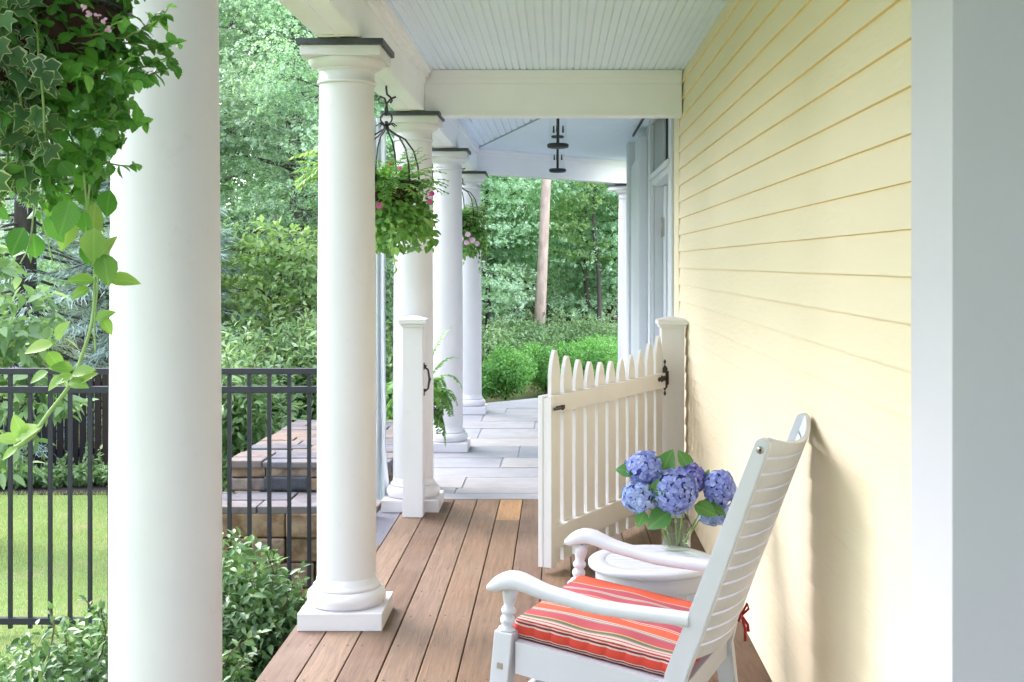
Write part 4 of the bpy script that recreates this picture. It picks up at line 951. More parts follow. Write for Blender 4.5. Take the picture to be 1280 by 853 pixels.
def basket_near():
    t = hanging_basket(2.02, 'large leafy hanging basket of ivy and scalloped leaves close to the camera at top left'); 
    bt = []
    # scalloped leaves, dense crown on the right
    n = 2900; P, d = blob(n, (.0, 0, -.05), (.19, .2, .25), .6); keep = P[:, 0] > .05 + .16 * (rng.random(n) - .5) - np.where(P[:, 2] > .08, .1, 0); P, d = P[keep], d[keep]; n = len(P)
    D, Nn = orient(d, .45, .8, .25); L = rng.uniform(.016, .030, n) * np.where(rng.random(n) < .10, 1.4, 1); bt.append((P, D, Nn, L, L * .92, T_ROUND, 0))
    n = 600; P, d = blob(n, (.015, 0, .06), (.18, .2, .26), .5); D, Nn = orient(d, .5, .8, 0); L = rng.uniform(.018, .034, n); bt.append((P, D, Nn, L, L * .9, T_ROUND, 0))
    # sprigs poking out at the right
    sm = MB()
    for k in range(46):
        a = rng.uniform(-1.3, .9); b_ = rng.uniform(-1.9, 1.9); o = np.array([math.cos(a) * math.cos(b_), math.sin(b_) * .8 * math.cos(a), math.sin(a)]); o = unit(o)
        p0 = np.array([.03, 0, -.03]) + o * np.array([.165, .18, .21]); v = o + np.array([.0, 0, .25]); pts = [p0]; rootp = [np.array([0, 0, -.02])]
        for i in range(5):
            v = unit(v + rng.normal(size=3) * .25 + np.array([0, 0, .05])); pts.append(pts[-1] + v * rng.uniform(.010, .018))
            q = 2; Dq = unit(rng.normal(size=(q, 3)) + v * .6); Lq = rng.uniform(.018, .032, q) * (1.15 - .1 * i)
            bt.append((np.repeat(pts[-1][None], q, 0), Dq, unit(rng.normal(size=(q, 3)) * .5 + np.array([0, -.2, 1])), Lq, Lq * .8, T_ROUND, 0))
        sm.tube(rootp + pts, [.0019, .0018, .0017, .0016, .0014, .0012, .001], 5, 0, True, False)
    # variegated ivy on the left and trailing below
    P, D = vines(sm, (-.01, -.16, .02), 15, .34, .07, .16, 8); n = len(P); L = rng.uniform(.026, .05, n); bt.append((P, D + np.array([0, 0, -.3]), unit(rng.normal(size=(n, 3)) * .5 + np.array([.1, -.55, .6])), L, L * .95, T_IVY, 1))
    n = 300; P, d = blob(n, (.0, -.10, -.03), (.11, .13, .23), .7); D, Nn = orient(d, .35, .8, .5); L = rng.uniform(.026, .05, n); bt.append((P, D, Nn + np.array([0, -.4, 0]), L, L, T_IVY, 1))
    # green round leaves hanging below
    for (px, py, l) in ((88, 250, .060), (120, 255, .062), (138, 238, .050), (92, 275, .055), (118, 285, .058), (130, 318, .052), (72, 240, .05), (105, 262, .05), (60, 270, .05), (42, 292, .05), (30, 285, .05), (110, 300, .045)):
        p = at(px, py, 2.0 + rng.uniform(-.05, .05)) - t.location; p = np.array(p)
        bt.append((p[None], np.array([[rng.normal() * .4, rng.normal() * .3, -1]]), np.array([[rng.normal() * .4, -1, .35]]), l, l * .85, T_OVATE, 0 if rng.random() < .7 else 2))
    # long lime vine that trails down in front of the lawn
    def stem(pxs, r, y=1.98):
        pts = [np.array(at(a, b_, y) - t.location) for a, b_ in pxs]; out = []
        for i in range(len(pts) - 1):
            p0 = pts[max(i - 1, 0)]; p1 = pts[i]; p2 = pts[i + 1]; p3 = pts[min(i + 2, len(pts) - 1)]
            for s in range(6):
                u = s / 6; out.append(.5 * ((2 * p1) + (-p0 + p2) * u + (2 * p0 - 5 * p1 + 4 * p2 - p3) * u * u + (-p0 + 3 * p1 - 3 * p2 + p3) * u ** 3))
        out.append(pts[-1]); k = len(out); vm.tube(out, [r[0] + (r[1] - r[0]) * i / (k - 1) for i in range(k)], 7, 0, True)
    vm = MB()
    stem([(104, 215), (110, 270), (118, 335), (116, 395), (104, 440), (88, 480), (62, 515), (40, 545), (16, 562)], (.0018, .0042))
    stem([(112, 230), (108, 300), (122, 345), (118, 400), (119, 440)], (.0018, .0014)); stem([(60, 190), (52, 260), (60, 300), (66, 330)], (.0016, .001))
    stem([(45, 230), (38, 300), (25, 330)], (.0014, .001)); 
    vl = [(118, 352, 58, (-1, -.15), .045), (135, 350, 0, (1, .0), .062), (112, 360, 0, (-.9, .5), .04), (118, 345, 0, (.8, -.35), .05), (119, 400, 0, (.7, -.35), .040), (128, 398, 0, (.55, .7), .042), (120, 330, 0, (.6, -1), .06),
          (92, 470, 0, (-1, .25), .040), (92, 462, 0, (-.9, -.2), .045), (88, 478, 0, (.9, .1), .045), (90, 468, 0, (1, -.3), .05), (98, 478, 0, (.9, -.55), .036), (80, 470, 0, (-.8, .7), .035), (66, 430, 0, (-.9, .2), .05), (70, 425, 0, (.6, -.9), .045),
          (30, 548, 0, (-.45, -1), .045), (24, 552, 0, (-1, -.35), .045), (18, 548, 0, (.9, -.5), .05), (22, 560, 0, (-.8, .5), .04), (60, 465, 0, (-1, .5), .045), (60, 440, 0, (.7, .8), .05)]
    for (px, py, _, (dx, dz), l) in vl:
        l *= rng.uniform(.74, .95)
        p = np.array(at(px, py, 1.975) - t.location); D = np.array([[dx, rng.uniform(-.5, .1), -dz]]); bt.append((p[None], D, np.array([[rng.normal() * .3, -.75, .7]]), l, l * .72, T_OVATE, 2))
    o = leaf_object('foliage', bt, [M['l_round'], M['l_ivy'], M['l_lime']], t)
    sm.build('stems', M['stem'], t, False); vm.build('trailing_vine', M['stem_lime'], t, False)
    fl = []
    for (px, py) in ((110, 18), (131, 26), (135, 37), (122, 20), (104, 10)):
        p = np.array(at(px, py, 1.86) - t.location); D = rdir(5); fl.append((np.repeat(p[None], 5, 0), D, unit(rng.normal(size=(5, 3)) + np.array([0, -1, .3])),   .006, .006, T_PETAL, 0))
    leaf_object('blossom', fl, M['pale_pink'], t)
M['stem_lime'] = paint('lime_stem', (.30, .46, .16), .5, .15, 40, 0)
basket_near()
def basket_far(y, lab, seed, flowers, fmat, left_spray=False):
    t = hanging_basket(y, lab); bt = []; sm = MB()
    n = 1150; P, d = blob(n, (0, 0, -.05), (.225, .23, .17), .55); D, Nn = orient(d, .5, .8, .3); L = rng.uniform(.024, .046, n); bt.append((P, D, Nn, L, L * .7, T_OVATE, 0))
    n = 620; P, d = blob(n, (0.02, 0, -.17), (.24, .24, .15), .55); D, Nn = orient(d, .4, .8, .5); L = rng.uniform(.03, .056, n); bt.append((P, D, Nn, L, L * .8, T_OVATE, 1))
    # feathery upright sprays
    for k in range(90):
        a = rng.uniform(0, 2 * math.pi); e = rng.uniform(.15, 1.2); v = np.array([math.cos(a) * math.cos(e), math.sin(a) * math.cos(e), math.sin(e)]); p = np.array([math.cos(a) * .08, math.sin(a) * .08, .02]); pts = [p]
        for i in range(9):
            v = unit(v + np.array([0, 0, -.10]) + rng.normal(size=3) * .05); p = p + v * rng.uniform(.022, .032); pts.append(p)
            side = unit(np.cross(v, [0, 0, 1])); Dq = np.array([side + v * .6, -side + v * .6]); Lq = np.full(2, .042 * (1.1 - .07 * i)); bt.append((np.repeat(p[None], 2, 0), Dq, np.repeat(np.array([[0, 0, 1.]]), 2, 0) + rng.normal(size=(2, 3)) * .3, Lq, Lq * .7, T_LONG, 2))
        sm.tube(pts, .0018, 4, 0, True, False)
    P, D = vines(sm, (0, 0, -.08), 16, .34, .17, .4, 8); n = len(P); L = rng.uniform(.028, .055, n); bt.append((P, D, unit(rng.normal(size=(n, 3)) + np.array([0, -.4, .6])), L, L * .8, T_OVATE, 1))
    if left_spray:
        # pale sprays reaching left past the column
        for k in range(9):
            p = np.array([-.16, -.02 * k + .05, .06 + .03 * k * .5]); v = np.array([-1, rng.normal() * .2, .2 + rng.normal() * .25])
            for i in range(11):
                v = unit(v + np.array([0, 0, -.06]) + rng.normal(size=3) * .05); p = p + v * .026; side = unit(np.cross(v, [0, 0, 1])); Dq = np.array([side + v, -side + v, v]); bt.append((np.repeat(p[None], 3, 0), Dq, np.repeat(np.array([[0, -.2, 1.]]), 3, 0) + rng.normal(size=(3, 3)) * .3, .05, .022, T_LONG, 3))
    leaf_object('foliage', bt, [M['l_fern'], M['l_mixed'], M['l_fern'], M['l_lime']], t); sm.build('stems', M['stem'], t, False)
    for (dx, dy, dz, r) in flowers:
        p = np.array([dx, dy, dz]); k = 7; D = unit(np.stack([np.cos(np.arange(k) * .9), rng.normal(size=k) * .25 - .35, np.sin(np.arange(k) * .9)], 1)); leaf_object('blossom', [(np.repeat(p[None], k, 0), D, np.repeat(np.array([[0, -1., .2]]), k, 0), r, r * .9, T_PETAL, 0)], fmat, t)
basket_far(6.4, 'middle hanging basket of ferny green leaves with bright pink flowers, behind the second column', 1, [(.0, -.24, -.09, .019), (.245, -.06, -.02, .017), (.235, -.09, -.06, .015), (.05, -.22, .12, .010), (.10, -.22, .10, .010)], M['pink'], True)
basket_far(11.2, 'farthest and smallest hanging basket with pale pink flowers by the corner column', 2, [(.03, -.24, -.16, .030), (.09, -.23, -.12, .028), (.13, -.21, -.17, .03), (.08, -.24, -.19, .026), (.17, -.2, -.20, .024)], M['pale_pink'])

# ================================================================ potted fern behind the gate post
def fern():
    t = thing('potted_fern', (-.93, 8.25, 0), 'arching green fern in a slim planter, its fronds showing right of the gate post', 'fern')
    m = MB(); m.lathe([(0, .001), (.075, .001), (.08, .02), (.085, .55), (.10, .57), (.10, .60), (.085, .60), (.08, .56), (0, .55)], (0, 0, 0), 28, 0, False); m.build('planter', M['clay'], t)
    bt = []; sm = MB()
    def frond(a, e, L, dr, sag=.11):
        v = np.array([math.cos(a) * math.cos(e), math.sin(a) * math.cos(e), math.sin(e)]); p = np.array([0, 0, .58]); pts = [p]; k = 26
        for i in range(k):
            v = unit(v + np.array([0, 0, -sag * (i / k) * 1.4]) + rng.normal(size=3) * .02); p = p + v * L * .84 / k; pts.append(p)
            if i > 3:
                side = unit(np.cross(v, [0, 0, 1]) + 1e-6); ll = dr * math.sin(math.pi * (.12 + .86 * i / k)) ** .7
                Dq = np.array([side + v * .45, -side + v * .45]) + rng.normal(size=(2, 3)) * .08; bt.append((np.repeat(p[None], 2, 0), Dq, np.cross(np.array([side, side]), v) + rng.normal(size=(2, 3)) * .2, ll, ll * .55, T_LONG, 0))
        sm.tube(pts, [.003 * (1 - .7 * i / k) for i in range(k + 1)], 5, 0, True, False)
    for (a, e, L, dr, sg) in ((-.1, 1.2, .52, .06, .10), (.25, 1.05, .50, .06, .16), (-.3, .75, .42, .06, .16), (.1, .55, .40, .06, .22), (-.15, .25, .32, .06, .25), (.3, .1, .34, .06, .3), (0, -.2, .42, .06, .25), (-.4, -.1, .36, .055, .3), (.1, 1.32, .66, .06, .08), (.05, .4, .28, .055, .2), (-.2, -.5, .45, .05, .2)):
        frond(a, e, L, dr, sg)
    for k in range(1): frond(rng.uniform(-.5, .5), rng.uniform(-.2, 1.2), rng.uniform(.28, .5), .08, .22)
    for k in range(14): frond(rng.uniform(.8, 5.4), rng.uniform(.2, 1.2), rng.uniform(.35, .5), .07, .2)
    leaf_object('fronds', bt, M['l_fern'], t); sm.build('stems', M['stem'], t, False)
fern()

# ================================================================ shrubs, hedge, ground cover
def shrub(name, loc, r, n, L, mat, lab, cat, group=None, T=T_OVATE, wr=.5, up=.7, twigs=14, lumps=7, core=None, top=None, kind='stems'):
    t = thing(name, loc, lab, cat, group); bt = []; sm = MB()
    cen = []
    for k in range(lumps):
        a = rng.random() * 2 * math.pi; q = rng.random() ** .5 * .62; cen.append((np.array([math.cos(a) * q * r[0], math.sin(a) * q * r[1], r[2] * rng.uniform(.5, 1.15)]), rng.uniform(.42, .62)))
    cen.append((np.array([0, 0, r[2] * .7]), .75))
    tot = sum(s ** 2 for c, s in cen)
    for c, s in cen:
        m = int(n * s * s / tot); P, d = blob(m, c, (r[0] * s, r[1] * s, r[2] * s * .95), .55); P[:, 2] = np.abs(P[:, 2]) + .02; D, Nn = orient(d, up, .8, .2); l = L * rng.uniform(.65, 1.25, m); bt.append((P, D, Nn, l, l * wr, T, 0))
        for j in range(max(1, twigs // len(cen))):
            e = c + rdir(1)[0] * np.array(r) * s * .8; e[2] = max(e[2], .05); sm.tube([(0, 0, .0), tuple(c * .5 + rng.normal(size=3) * .02), tuple(c * .85), tuple(e)], [.012, .008, .006, .003], 5, 0, True, False)
    # sprigs that break the outline
    for j in range(int(26 * max(r))):
        c, s = cen[rng.integers(len(cen))]; d = rdir(1)[0]; d[2] = abs(d[2]) * 1.2 + .1; d = unit(d); p = c + d * np.array(r) * s; v = unit(d + np.array([0, 0, .5])); pts = [c, p - v * .05]
        for i in range(6):
            v = unit(v + rng.normal(size=3) * .2); p = p + v * L * .55; pts.append(p); q = 2; bt.append((np.repeat(p[None], q, 0), unit(rng.normal(size=(q, 3)) + v * .7), unit(rng.normal(size=(q, 3)) * .5 + np.array([0, -.1, 1])), L * rng.uniform(.6, 1, q), L * wr * .85, T, 0))
        sm.tube(pts, .002 + .004 * min(1, r[2]) * .5, 4, 0, True, False)
    leaf_object('foliage', bt, mat, t); sm.build(kind, M['stem_brown'], t, False)
    return t
SG = 'shrubs planted along the deck edge'
shrub('shrub', (-1.50, 5.75, -.69), (.45, .53, .585), 6400, .050, M['l_shrub'], 'dark leafy shrub beside the deck in front of the stone steps', 'shrub', SG, wr=.55)
shrub('shrub', (-1.42, 4.65, -.69), (.36, .50, .42), 4000, .052, M['l_shrub'], 'low dark green shrub hugging the deck edge nearest the second column', 'shrub', SG, wr=.55)
shrub('shrub', (-1.95, 5.0, -.69), (.55, .55, .52), 6000, .045, M['l_shrub'], 'pale-tipped leafy shrub at the bottom left, left of the nearest column', 'shrub', SG, wr=.55)
HGp = 'clipped boxwood bushes at the end of the paving'
for (px, Y, rx, h, lab) in ((632, 14.5, .44, .72, 'left rounded boxwood bush next to the corner column'), (683, 15.1, .46, .72, 'middle boxwood bush under the pale tree trunk'), (737, 15.6, .56, .78, 'right boxwood bush seen above the gate pickets'), (590, 14.2, .4, .58, 'boxwood bush mostly hidden behind the corner column'), (785, 16.4, .5, .7, 'boxwood bush behind the far right column')):
    shrub('boxwood_bush', ((px - CX) * Y / F_PX, Y, -.10), (rx, rx * .9, h * .55), 8500, .034, M['l_box'], lab, 'hedge bush', HGp, T_OVATE, .6, .6, 10, 8)
# pale undergrowth behind the hedge
for i, (px, Y, rx, h, lab) in enumerate(((625, 17.0, .8, .75, 'pale flowering undergrowth left of the tree trunk'), (655, 18.2, .7, .8, 'pale undergrowth directly in front of the tree trunk'), (715, 18.0, .9, .8, 'light green undergrowth right of the trunk'), (765, 17.6, .8, .85, 'yellow-green undergrowth at the right behind the hedge'))):
    shrub('undergrowth_bush', ((px - CX) * Y / F_PX, Y, .15), (rx, rx, h * .40), 3000, .07, M['l_under'], lab, 'bush', 'undergrowth behind the hedge', T_LONG, .5, .8, 8, 8)
# ground cover clumps at the foot of the dark fence
for i in range(8):
    x = -5.75 + i * .27
    gc_lab = ['first low ground-cover clump from the left along the dark fence', 'second low ground-cover clump from the left along the dark fence', 'third low ground-cover clump from the left along the dark fence', 'fourth low ground-cover clump from the left along the dark fence', 'fifth low ground-cover clump from the left along the dark fence', 'sixth low ground-cover clump from the left along the dark fence', 'seventh low ground-cover clump from the left, nearing the white column', 'last low ground-cover clump on the right, half behind the nearest column']
    shrub('ground_cover_plant', (x, 12.05 + rng.uniform(-.1, .12), -.70), (.19, .2, .15), 420, .065, M['l_under'], gc_lab[i], 'ground cover', 'clumps of ground cover along the dark fence', T_OVATE, .55, .9, 5, 4)
# broad-leaved shrubs behind the stone steps
for (px, Y, r, lab) in ((306, 11.6, (.75, .7, .95), 'dense glossy shrub behind the steps next to the nearest column'), (345, 12.6, (.8, .7, 1.0), 'dense glossy shrub in the middle behind the stone steps'), (392, 13.4, (.8, .7, 1.0), 'lighter shrub behind the stone steps beside the second column'), (450, 13.0, (.9, .7, 1.0), 'shrub behind the steps hidden mostly by the second column')):
    shrub('garden_shrub', ((px - CX) * Y / F_PX, Y, -.70), r, 4600, .095, M['l_under'] if px > 380 else M['l_shrub2'] if False else M['l_under'], lab, 'shrub', 'shrubs behind the stone steps', T_LONG, .55, .75, 12, 9)

# ================================================================ dark board fence at the back of the lawn
def board_fence():
    t = thing('board_fence', (-5, 12.75, -.7), 'dark nearly black wooden board fence at the back of the lawn', 'fence')
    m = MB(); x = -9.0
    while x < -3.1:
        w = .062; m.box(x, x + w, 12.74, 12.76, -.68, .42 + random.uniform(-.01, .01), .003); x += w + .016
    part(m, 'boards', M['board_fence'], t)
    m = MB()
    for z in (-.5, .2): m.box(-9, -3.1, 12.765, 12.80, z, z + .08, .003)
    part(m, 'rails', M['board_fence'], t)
    for x in (-8.2, -6.2, -4.2):
        m = MB(); m.box(x, x + .09, 12.805, 12.895, -.72, .46, .004); part(m, 'post', M['board_fence'], t)
board_fence()

# ================================================================ trees
def tree(name, loc, lab, cat, H, clusters, L, mat, T=T_RHOMB, wr=.9, bark='bark', tr=.12, group='trees behind the garden', up=.9, flat=True, droop=.15, bare=None, lean=(0, 0), forks=3):
    t = thing(name, loc, lab, cat, group); m = MB(); bt = []
    n = 9; tp = [(lean[0] * (i / 8) ** 1.3 + .05 * math.sin(i * 1.3) * (i > 0), lean[1] * i / 8 + .04 * math.cos(i * 1.7) * (i > 0), H * i / 8) for i in range(n)]
    tp[0] = (tp[0][0], tp[0][1], -.7)
    m.tube(tp, [tr * (1 - .72 * i / 8) * (1.25 if i == 0 else 1) for i in range(n)], 12, 0, True)
    m.build('trunk', M[bark], t, False); lm = MB()
    for (c, r, k) in clusters:
        c = np.array(c, float); z0 = max(.3, min(H * .96, c[2] - .45 * math.hypot(c[0], c[1]) * .6)); f = z0 / H * 8; i0 = int(min(7, f)); u = f - i0; p0 = np.array(tp[i0]) * (1 - u) + np.array(tp[i0 + 1]) * u
        mid = (p0 + c) / 2 + rng.normal(size=3) * .12 * np.array([1, 1, .5]); rr = tr * .30
        lm.tube([p0, p0 * .6 + mid * .4 + np.array([0, 0, .03]), mid, c * .7 + mid * .3, c], [rr, rr * .8, rr * .6, rr * .42, rr * .22], 6, 0, True, False)
        for q in range(forks):
            e = c + rdir(1)[0] * np.array(r) * .85; e[2] = c[2] + (e[2] - c[2]) * .7; lm.tube([mid * .4 + c * .6, (mid * .2 + c * .4 + e * .4) + rng.normal(size=3) * .03, e], [rr * .32, rr * .22, rr * .08], 5, 0, True, False)
        P, d = blob(k, c, r, .35); 
        if flat: # sprays droop away from the limb and sit in loose layers
            rel = (P - c) / np.array(r); P[:, 2] -= r[2] * .9 * (rel[:, 0] ** 2 + rel[:, 1] ** 2) * .6; lay = .22; P[:, 2] = np.where(rng.random(k) < .7, np.round((P[:, 2] + .05 * np.sin(P[:, 0] * 3) + .06 * np.cos(P[:, 1] * 2.3)) / lay) * lay + rng.normal(size=k) * .035 - .05 * np.sin(P[:, 0] * 3), P[:, 2])
        D, Nn = orient(d, up, .75, droop); l = L * rng.uniform(.6, 1.3, k); bt.append((P, D, Nn, l, l * wr, T, 0))
    leaf_object('crown', bt, mat, t); lm.build('limbs', M[bark], t, False)
    return t
def cl_box(x0, x1, y0, y1, z0, z1, n, r, k):
    return [((rng.uniform(x0, x1), rng.uniform(y0, y1), z0 + (z1 - z0) * ((i + rng.random()) / n)), (r[0] * rng.uniform(.7, 1.25), r[1] * rng.uniform(.7, 1.25), r[2] * rng.uniform(.7, 1.2)), k) for i in range(n)]
# spruces on the left
def spruce(loc, H, rb, lab, seed, nb=95, tr=.16, zlow=.2, dens=1.0):
    t = thing('spruce_tree', loc, lab, 'spruce', 'spruce trees behind the board fence'); m = MB(); m.tube([(0, 0, 0), (.03, 0, H * .5), (0, 0, H)], [tr, tr * .6, .02], 10); m.build('trunk', M['bark'], t, False)
    lm = MB(); bt = []
    for k in range(nb):
        u = (k + rng.random()) / nb; z = zlow + (H - zlow) * u * .97; a = k * 2.4 + rng.normal() * .3; Lb = rb * (1 - u) ** .8 * rng.uniform(.75, 1.1) + .15; v = np.array([math.cos(a), math.sin(a), .12 - .3 * (1 - u)]); p = np.array([0, 0, z]); pts = [p]; st = Lb / 9
        for i in range(9):
            v = unit(v + np.array([0, 0, -.05 if i < 5 else .09]) + rng.normal(size=3) * .03); p = p + v * st; pts.append(p)
            if i >= 1:
                side = unit(np.cross(v, [0, 0, 1])); q = int(9 * dens)
                for sgn in (1, -1):
                    sl = (.10 + .30 * Lb * (1 - i / 10) * .55) * rng.uniform(.7, 1.1); s0 = rng.random(q); b0 = p[None] + (side * sgn * .8 + v * .5)[None] * (s0 * sl)[:, None] + np.array([0, 0, -1.])[None] * (s0 ** 2 * sl * .35)[:, None]
                    Dq = unit((side * sgn * .55 + v * .8)[None] + rng.normal(size=(q, 3)) * .35 + np.array([0, 0, -.25])); bt.append((b0 + rng.normal(size=(q, 3)) * .015, Dq, unit(np.array([[0, 0, 1.]]) + rng.normal(size=(q, 3)) * .45), rng.uniform(.07, .15, q), rng.uniform(.03, .055, q), T_NEEDLE, 0))
        lm.tube(pts, [.022 * (1 - .85 * i / 9) * (Lb / rb * .6 + .4) for i in range(10)], 5, 0, True, False)
    leaf_object('crown', bt, M['l_spruce'], t); lm.build('limbs', M['bark'], t, False)
spruce((-6.2, 14.3, -.6), 8.5, 2.3, 'big blue-green spruce behind the dark board fence at the far left', 1, 150, dens=1.9)
spruce((-4.9, 13.9, -.6), 6.0, 1.25, 'smaller spruce between the big spruce and the nearest column', 2, 110, dens=1.7)
spruce((-4.35, 14.6, -.6), 3.1, 1.05, 'spruce whose pale drooping boughs show right of the nearest column', 3, 70, dens=1.7)
# dogwood-like sapling at far left, light leaves over the fence
tree('sapling', (-4.75, 9.6, -.70), 'young tree with broad pale leaves at the left picture edge, behind the metal fence', 'sapling', 2.6, [((.55, 0, 1.75), (.36, .4, .2), 210), ((.45, .1, 1.4), (.42, .4, .2), 260), ((.62, .2, 1.15), (.32, .4, .16), 170), ((.35, -.1, .75), (.36, .35, .18), 190), ((.2, 0, 2.3), (.45, .4, .25), 260), ((-.4, 0, 1.7), (.5, .4, .3), 260), ((.12, 0, .3), (.22, .3, .2), 90)], .13, M['l_under'], T_OVATE, .52, tr=.035, group=None, droop=.5, forks=4)
TG = 'woodland trees beyond the garden'
# left gap between first and second columns
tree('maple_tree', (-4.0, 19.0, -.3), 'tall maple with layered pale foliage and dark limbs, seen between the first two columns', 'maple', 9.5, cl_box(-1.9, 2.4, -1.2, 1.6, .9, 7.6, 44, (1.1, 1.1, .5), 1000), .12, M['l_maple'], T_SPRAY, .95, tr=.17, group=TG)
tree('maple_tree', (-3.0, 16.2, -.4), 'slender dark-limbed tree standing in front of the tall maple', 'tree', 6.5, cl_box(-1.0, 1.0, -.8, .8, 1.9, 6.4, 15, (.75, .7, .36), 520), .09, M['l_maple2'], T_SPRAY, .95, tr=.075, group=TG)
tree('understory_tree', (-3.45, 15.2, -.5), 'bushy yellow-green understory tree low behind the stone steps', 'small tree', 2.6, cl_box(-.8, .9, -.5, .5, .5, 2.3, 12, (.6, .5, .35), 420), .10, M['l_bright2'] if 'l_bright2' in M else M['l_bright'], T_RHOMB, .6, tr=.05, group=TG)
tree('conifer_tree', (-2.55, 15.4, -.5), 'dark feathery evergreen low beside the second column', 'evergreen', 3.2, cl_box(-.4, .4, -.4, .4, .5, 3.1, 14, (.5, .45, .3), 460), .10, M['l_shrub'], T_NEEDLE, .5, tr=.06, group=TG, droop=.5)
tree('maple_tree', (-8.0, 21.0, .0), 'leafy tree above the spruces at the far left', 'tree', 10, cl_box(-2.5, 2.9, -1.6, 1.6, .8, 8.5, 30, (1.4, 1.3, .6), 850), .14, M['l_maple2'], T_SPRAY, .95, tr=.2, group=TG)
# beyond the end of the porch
tree('tall_tree', (-.335, 18.6, .05), 'tall straight tree with a pale brown bare trunk rising behind the hedge', 'tree', 11, [((rng.uniform(-1.8, 1.8), rng.uniform(-.5, 2.2), rng.uniform(6.5, 10.5)), (1.2, 1.2, .6), 500) for _ in range(10)], .11, M['l_maple_lit'], T_SPRAY, .95, 'bark_pale', tr=.086, group=TG, lean=(.85, 0))
tree('beech_tree', (-1.5, 21.5, .4), 'leafy tree with layered grey-green sprays left of the pale trunk', 'tree', 7.5, cl_box(-1.7, 1.5, -1.4, 1.4, .2, 4.6, 30, (1.0, 1.0, .36), 900), .12, M['l_maple_lit'], T_SPRAY, .95, tr=.12, group=TG)
tree('beech_tree', (.9, 21.0, .4), 'leafy tree with layered sprays right of the pale trunk', 'tree', 7.0, cl_box(-1.5, 1.6, -1.2, 1.2, .5, 4.6, 28, (.95, .95, .36), 900), .12, M['l_maple_lit'], T_SPRAY, .95, tr=.10, group=TG)
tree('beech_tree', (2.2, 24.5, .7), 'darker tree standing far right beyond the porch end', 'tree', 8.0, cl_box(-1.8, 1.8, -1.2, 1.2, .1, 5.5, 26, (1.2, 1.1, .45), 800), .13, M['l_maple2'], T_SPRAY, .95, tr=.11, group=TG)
tree('dogwood_tree', (-1.15, 19.7, .35), 'low tree with flat layered pale sprays left of the pale trunk', 'small tree', 3.4, cl_box(-.9, .9, -.5, .5, .5, 3.2, 18, (.85, .7, .20), 520), .085, M['l_maple_lit'], T_SPRAY, .95, tr=.05, group=TG)
tree('dogwood_tree', (.45, 20.2, .4), 'low tree with flat layered pale sprays just right of the pale trunk', 'small tree', 3.2, cl_box(-.8, 1.0, -.5, .5, .8, 3.0, 16, (.85, .7, .20), 520), .085, M['l_maple_lit'], T_SPRAY, .95, tr=.05, group=TG)
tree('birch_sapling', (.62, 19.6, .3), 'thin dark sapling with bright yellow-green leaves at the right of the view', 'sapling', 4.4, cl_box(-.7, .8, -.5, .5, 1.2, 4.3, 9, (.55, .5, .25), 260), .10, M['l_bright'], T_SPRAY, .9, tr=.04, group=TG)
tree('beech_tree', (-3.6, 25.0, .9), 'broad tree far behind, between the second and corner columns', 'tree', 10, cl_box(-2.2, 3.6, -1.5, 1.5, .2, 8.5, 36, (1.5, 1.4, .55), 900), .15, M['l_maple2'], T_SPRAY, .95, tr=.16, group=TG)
tree('beech_tree', (-9.5, 27.0, .6), 'large tree far behind the spruces', 'tree', 12, cl_box(-3.6, 4.2, -1.5, 1.5, .4, 10.5, 34, (1.9, 1.6, .7), 800), .19, M['l_maple_lit'], T_SPRAY, .95, tr=.2, group=TG)
for (x, y, h, lab) in ((-13.5, 12.5, 5, 'unseen light-blocking tree added left of the big spruce'), (-14.0, 8.0, 6.5, 'unseen light-blocking tree added at the far left end of the lawn')):  # out-of-view trees added to hold back low light from the left
    tree('maple_tree', (x, y, -.7), lab, 'tree', h, cl_box(-1.6, 1.6, -2.2, 2.2, .5, h, 16, (1.6, 1.8, .9), 420), .26, M['l_maple2'], T_SPRAY, .95, tr=.16, group=TG)
# far wood that reads as one mass
def far_wood():
    bt = []; n = 90000
    x = rng.uniform(-26, 16, n); y = 30 + rng.uniform(0, 6, n) + 2 * np.sin(x * .6); z = .6 + rng.random(n) ** .9 * 13
    P = np.stack([x, y, z + .8 * np.sin(x * 1.3 + y)], 1); d = unit(np.stack([rng.normal(size=n) * .6, -np.ones(n), rng.normal(size=n) * .5 + .3], 1)); D, Nn = orient(d, .7, .8, .2); l = rng.uniform(.32, .62, n)
    bt.append((P, D, Nn, l, l * .95, T_SPRAY, 0))
    n = 24000; th = rng.uniform(R(150), R(285), n); rr = rng.uniform(15, 19, n); x = rr * np.cos(th); y = -1 + rr * np.sin(th) * 1.05; z = -.6 + rng.random(n) ** .8 * 11.5  # unseen ring of leaves left and behind, added to block low sky light
    P = np.stack([x, y, z], 1); d = unit(np.stack([-x, -y, rng.normal(size=n) * 6], 1) + rng.normal(size=(n, 3)) * 4); D, Nn = orient(d, .7, .8, .2); l = rng.uniform(.35, .7, n); bt.append((P, D, Nn, l, l * .95, T_SPRAY, 0)); o = leaf_object('woods', bt, M['l_maple2']); tag(o, 'distant green woods behind all the trees, and an unseen leaf ring added to block light', 'woods', None, 'stuff')
far_wood()
def grass():
    n = 60000; x = rng.uniform(-6.6, -2.5, n); y = rng.uniform(6.0, 11.75, n); k = ~((x > -2.6) & (y < 7.2)); x, y = x[k], y[k]; n = len(x); P = np.stack([x, y, np.full(n, -.702)], 1)
    D = unit(np.stack([rng.normal(size=n) * .45, rng.normal(size=n) * .45, np.ones(n)], 1)); l = rng.uniform(.03, .06, n); o = leaf_object('grass', [(P, D, rdir(n) * np.array([1, 1, .2]), l, l * .16 + .003, T_NEEDLE, 0)], M['l_grass']); tag(o, 'short mown grass of the lawn', 'grass', None, 'stuff')
grass()
SKY, SUN = 1.75, 1.5
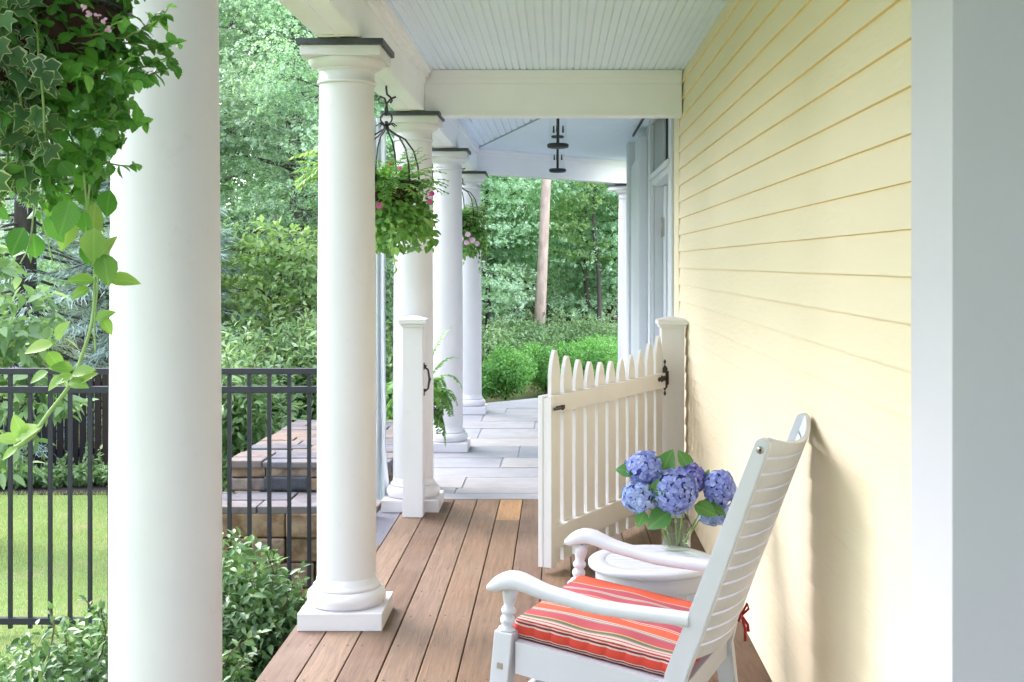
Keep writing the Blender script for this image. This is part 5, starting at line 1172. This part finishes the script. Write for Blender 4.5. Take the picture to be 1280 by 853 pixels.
# ================================================================ camera, world, sun
cam = bpy.data.cameras.new('camera'); co = bpy.data.objects.new('camera', cam); col.objects.link(co)
co.location = (0, 0, HC); co.rotation_euler = (R(90), 0, 0); cam.sensor_width = 36; cam.lens = F_PX / 1280 * 36
cam.shift_x = -(CX - 640) / 1280; cam.shift_y = -(426.5 - CY) / 1280; cam.clip_start = .05; cam.clip_end = 2000
sc.camera = co
w = bpy.data.worlds.new('World'); sc.world = w; w.use_nodes = True; nt = w.node_tree; nt.nodes.clear()
out = nt.nodes.new('ShaderNodeOutputWorld'); bg = nt.nodes.new('ShaderNodeBackground'); sky = nt.nodes.new('ShaderNodeTexSky')
SUN_EL, SUN_AZ = 46, -52          # degrees; azimuth from straight ahead, negative = left
sky.sky_type = 'NISHITA'; sky.sun_disc = False; sky.sun_elevation = R(SUN_EL); sky.sun_rotation = R(SUN_AZ); sky.air_density = 1.0; sky.dust_density = 1.2; sky.ozone_density = 1.0
hsv = nt.nodes.new('ShaderNodeHueSaturation'); hsv.inputs['Saturation'].default_value = .42; hsv.inputs['Value'].default_value = 1.0
nt.links.new(sky.outputs[0], hsv.inputs['Color']); tint = nt.nodes.new('ShaderNodeMixRGB'); tint.blend_type = 'MULTIPLY'; tint.inputs[0].default_value = 1; tint.inputs[2].default_value = (1.025, .97, 1.02, 1)
nt.links.new(hsv.outputs[0], tint.inputs[1]); nt.links.new(tint.outputs[0], bg.inputs[0]); bg.inputs[1].default_value = SKY
nt.links.new(bg.outputs[0], out.inputs[0])
sl = bpy.data.lights.new('sun', 'SUN'); so = bpy.data.objects.new('sun', sl); col.objects.link(so)
sl.energy = SUN; sl.angle = R(36); sl.color = (1.0, .935, .90)
d = Vector((math.sin(R(SUN_AZ)) * math.cos(R(SUN_EL)), math.cos(R(SUN_AZ)) * math.cos(R(SUN_EL)), math.sin(R(SUN_EL))))
so.rotation_euler = d.to_track_quat('Z', 'Y').to_euler(); so.location = d * 50
sc.view_settings.view_transform = 'Standard'; sc.view_settings.look = 'None'; sc.view_settings.exposure = 0; sc.view_settings.gamma = 1
sc.render.engine = 'CYCLES'
sc.cycles.max_bounces = 14; sc.cycles.diffuse_bounces = 10; sc.cycles.transparent_max_bounces = 12; sc.cycles.transmission_bounces = 6
sc.cycles.use_denoising = True; sc.cycles.sample_clamp_indirect = 6
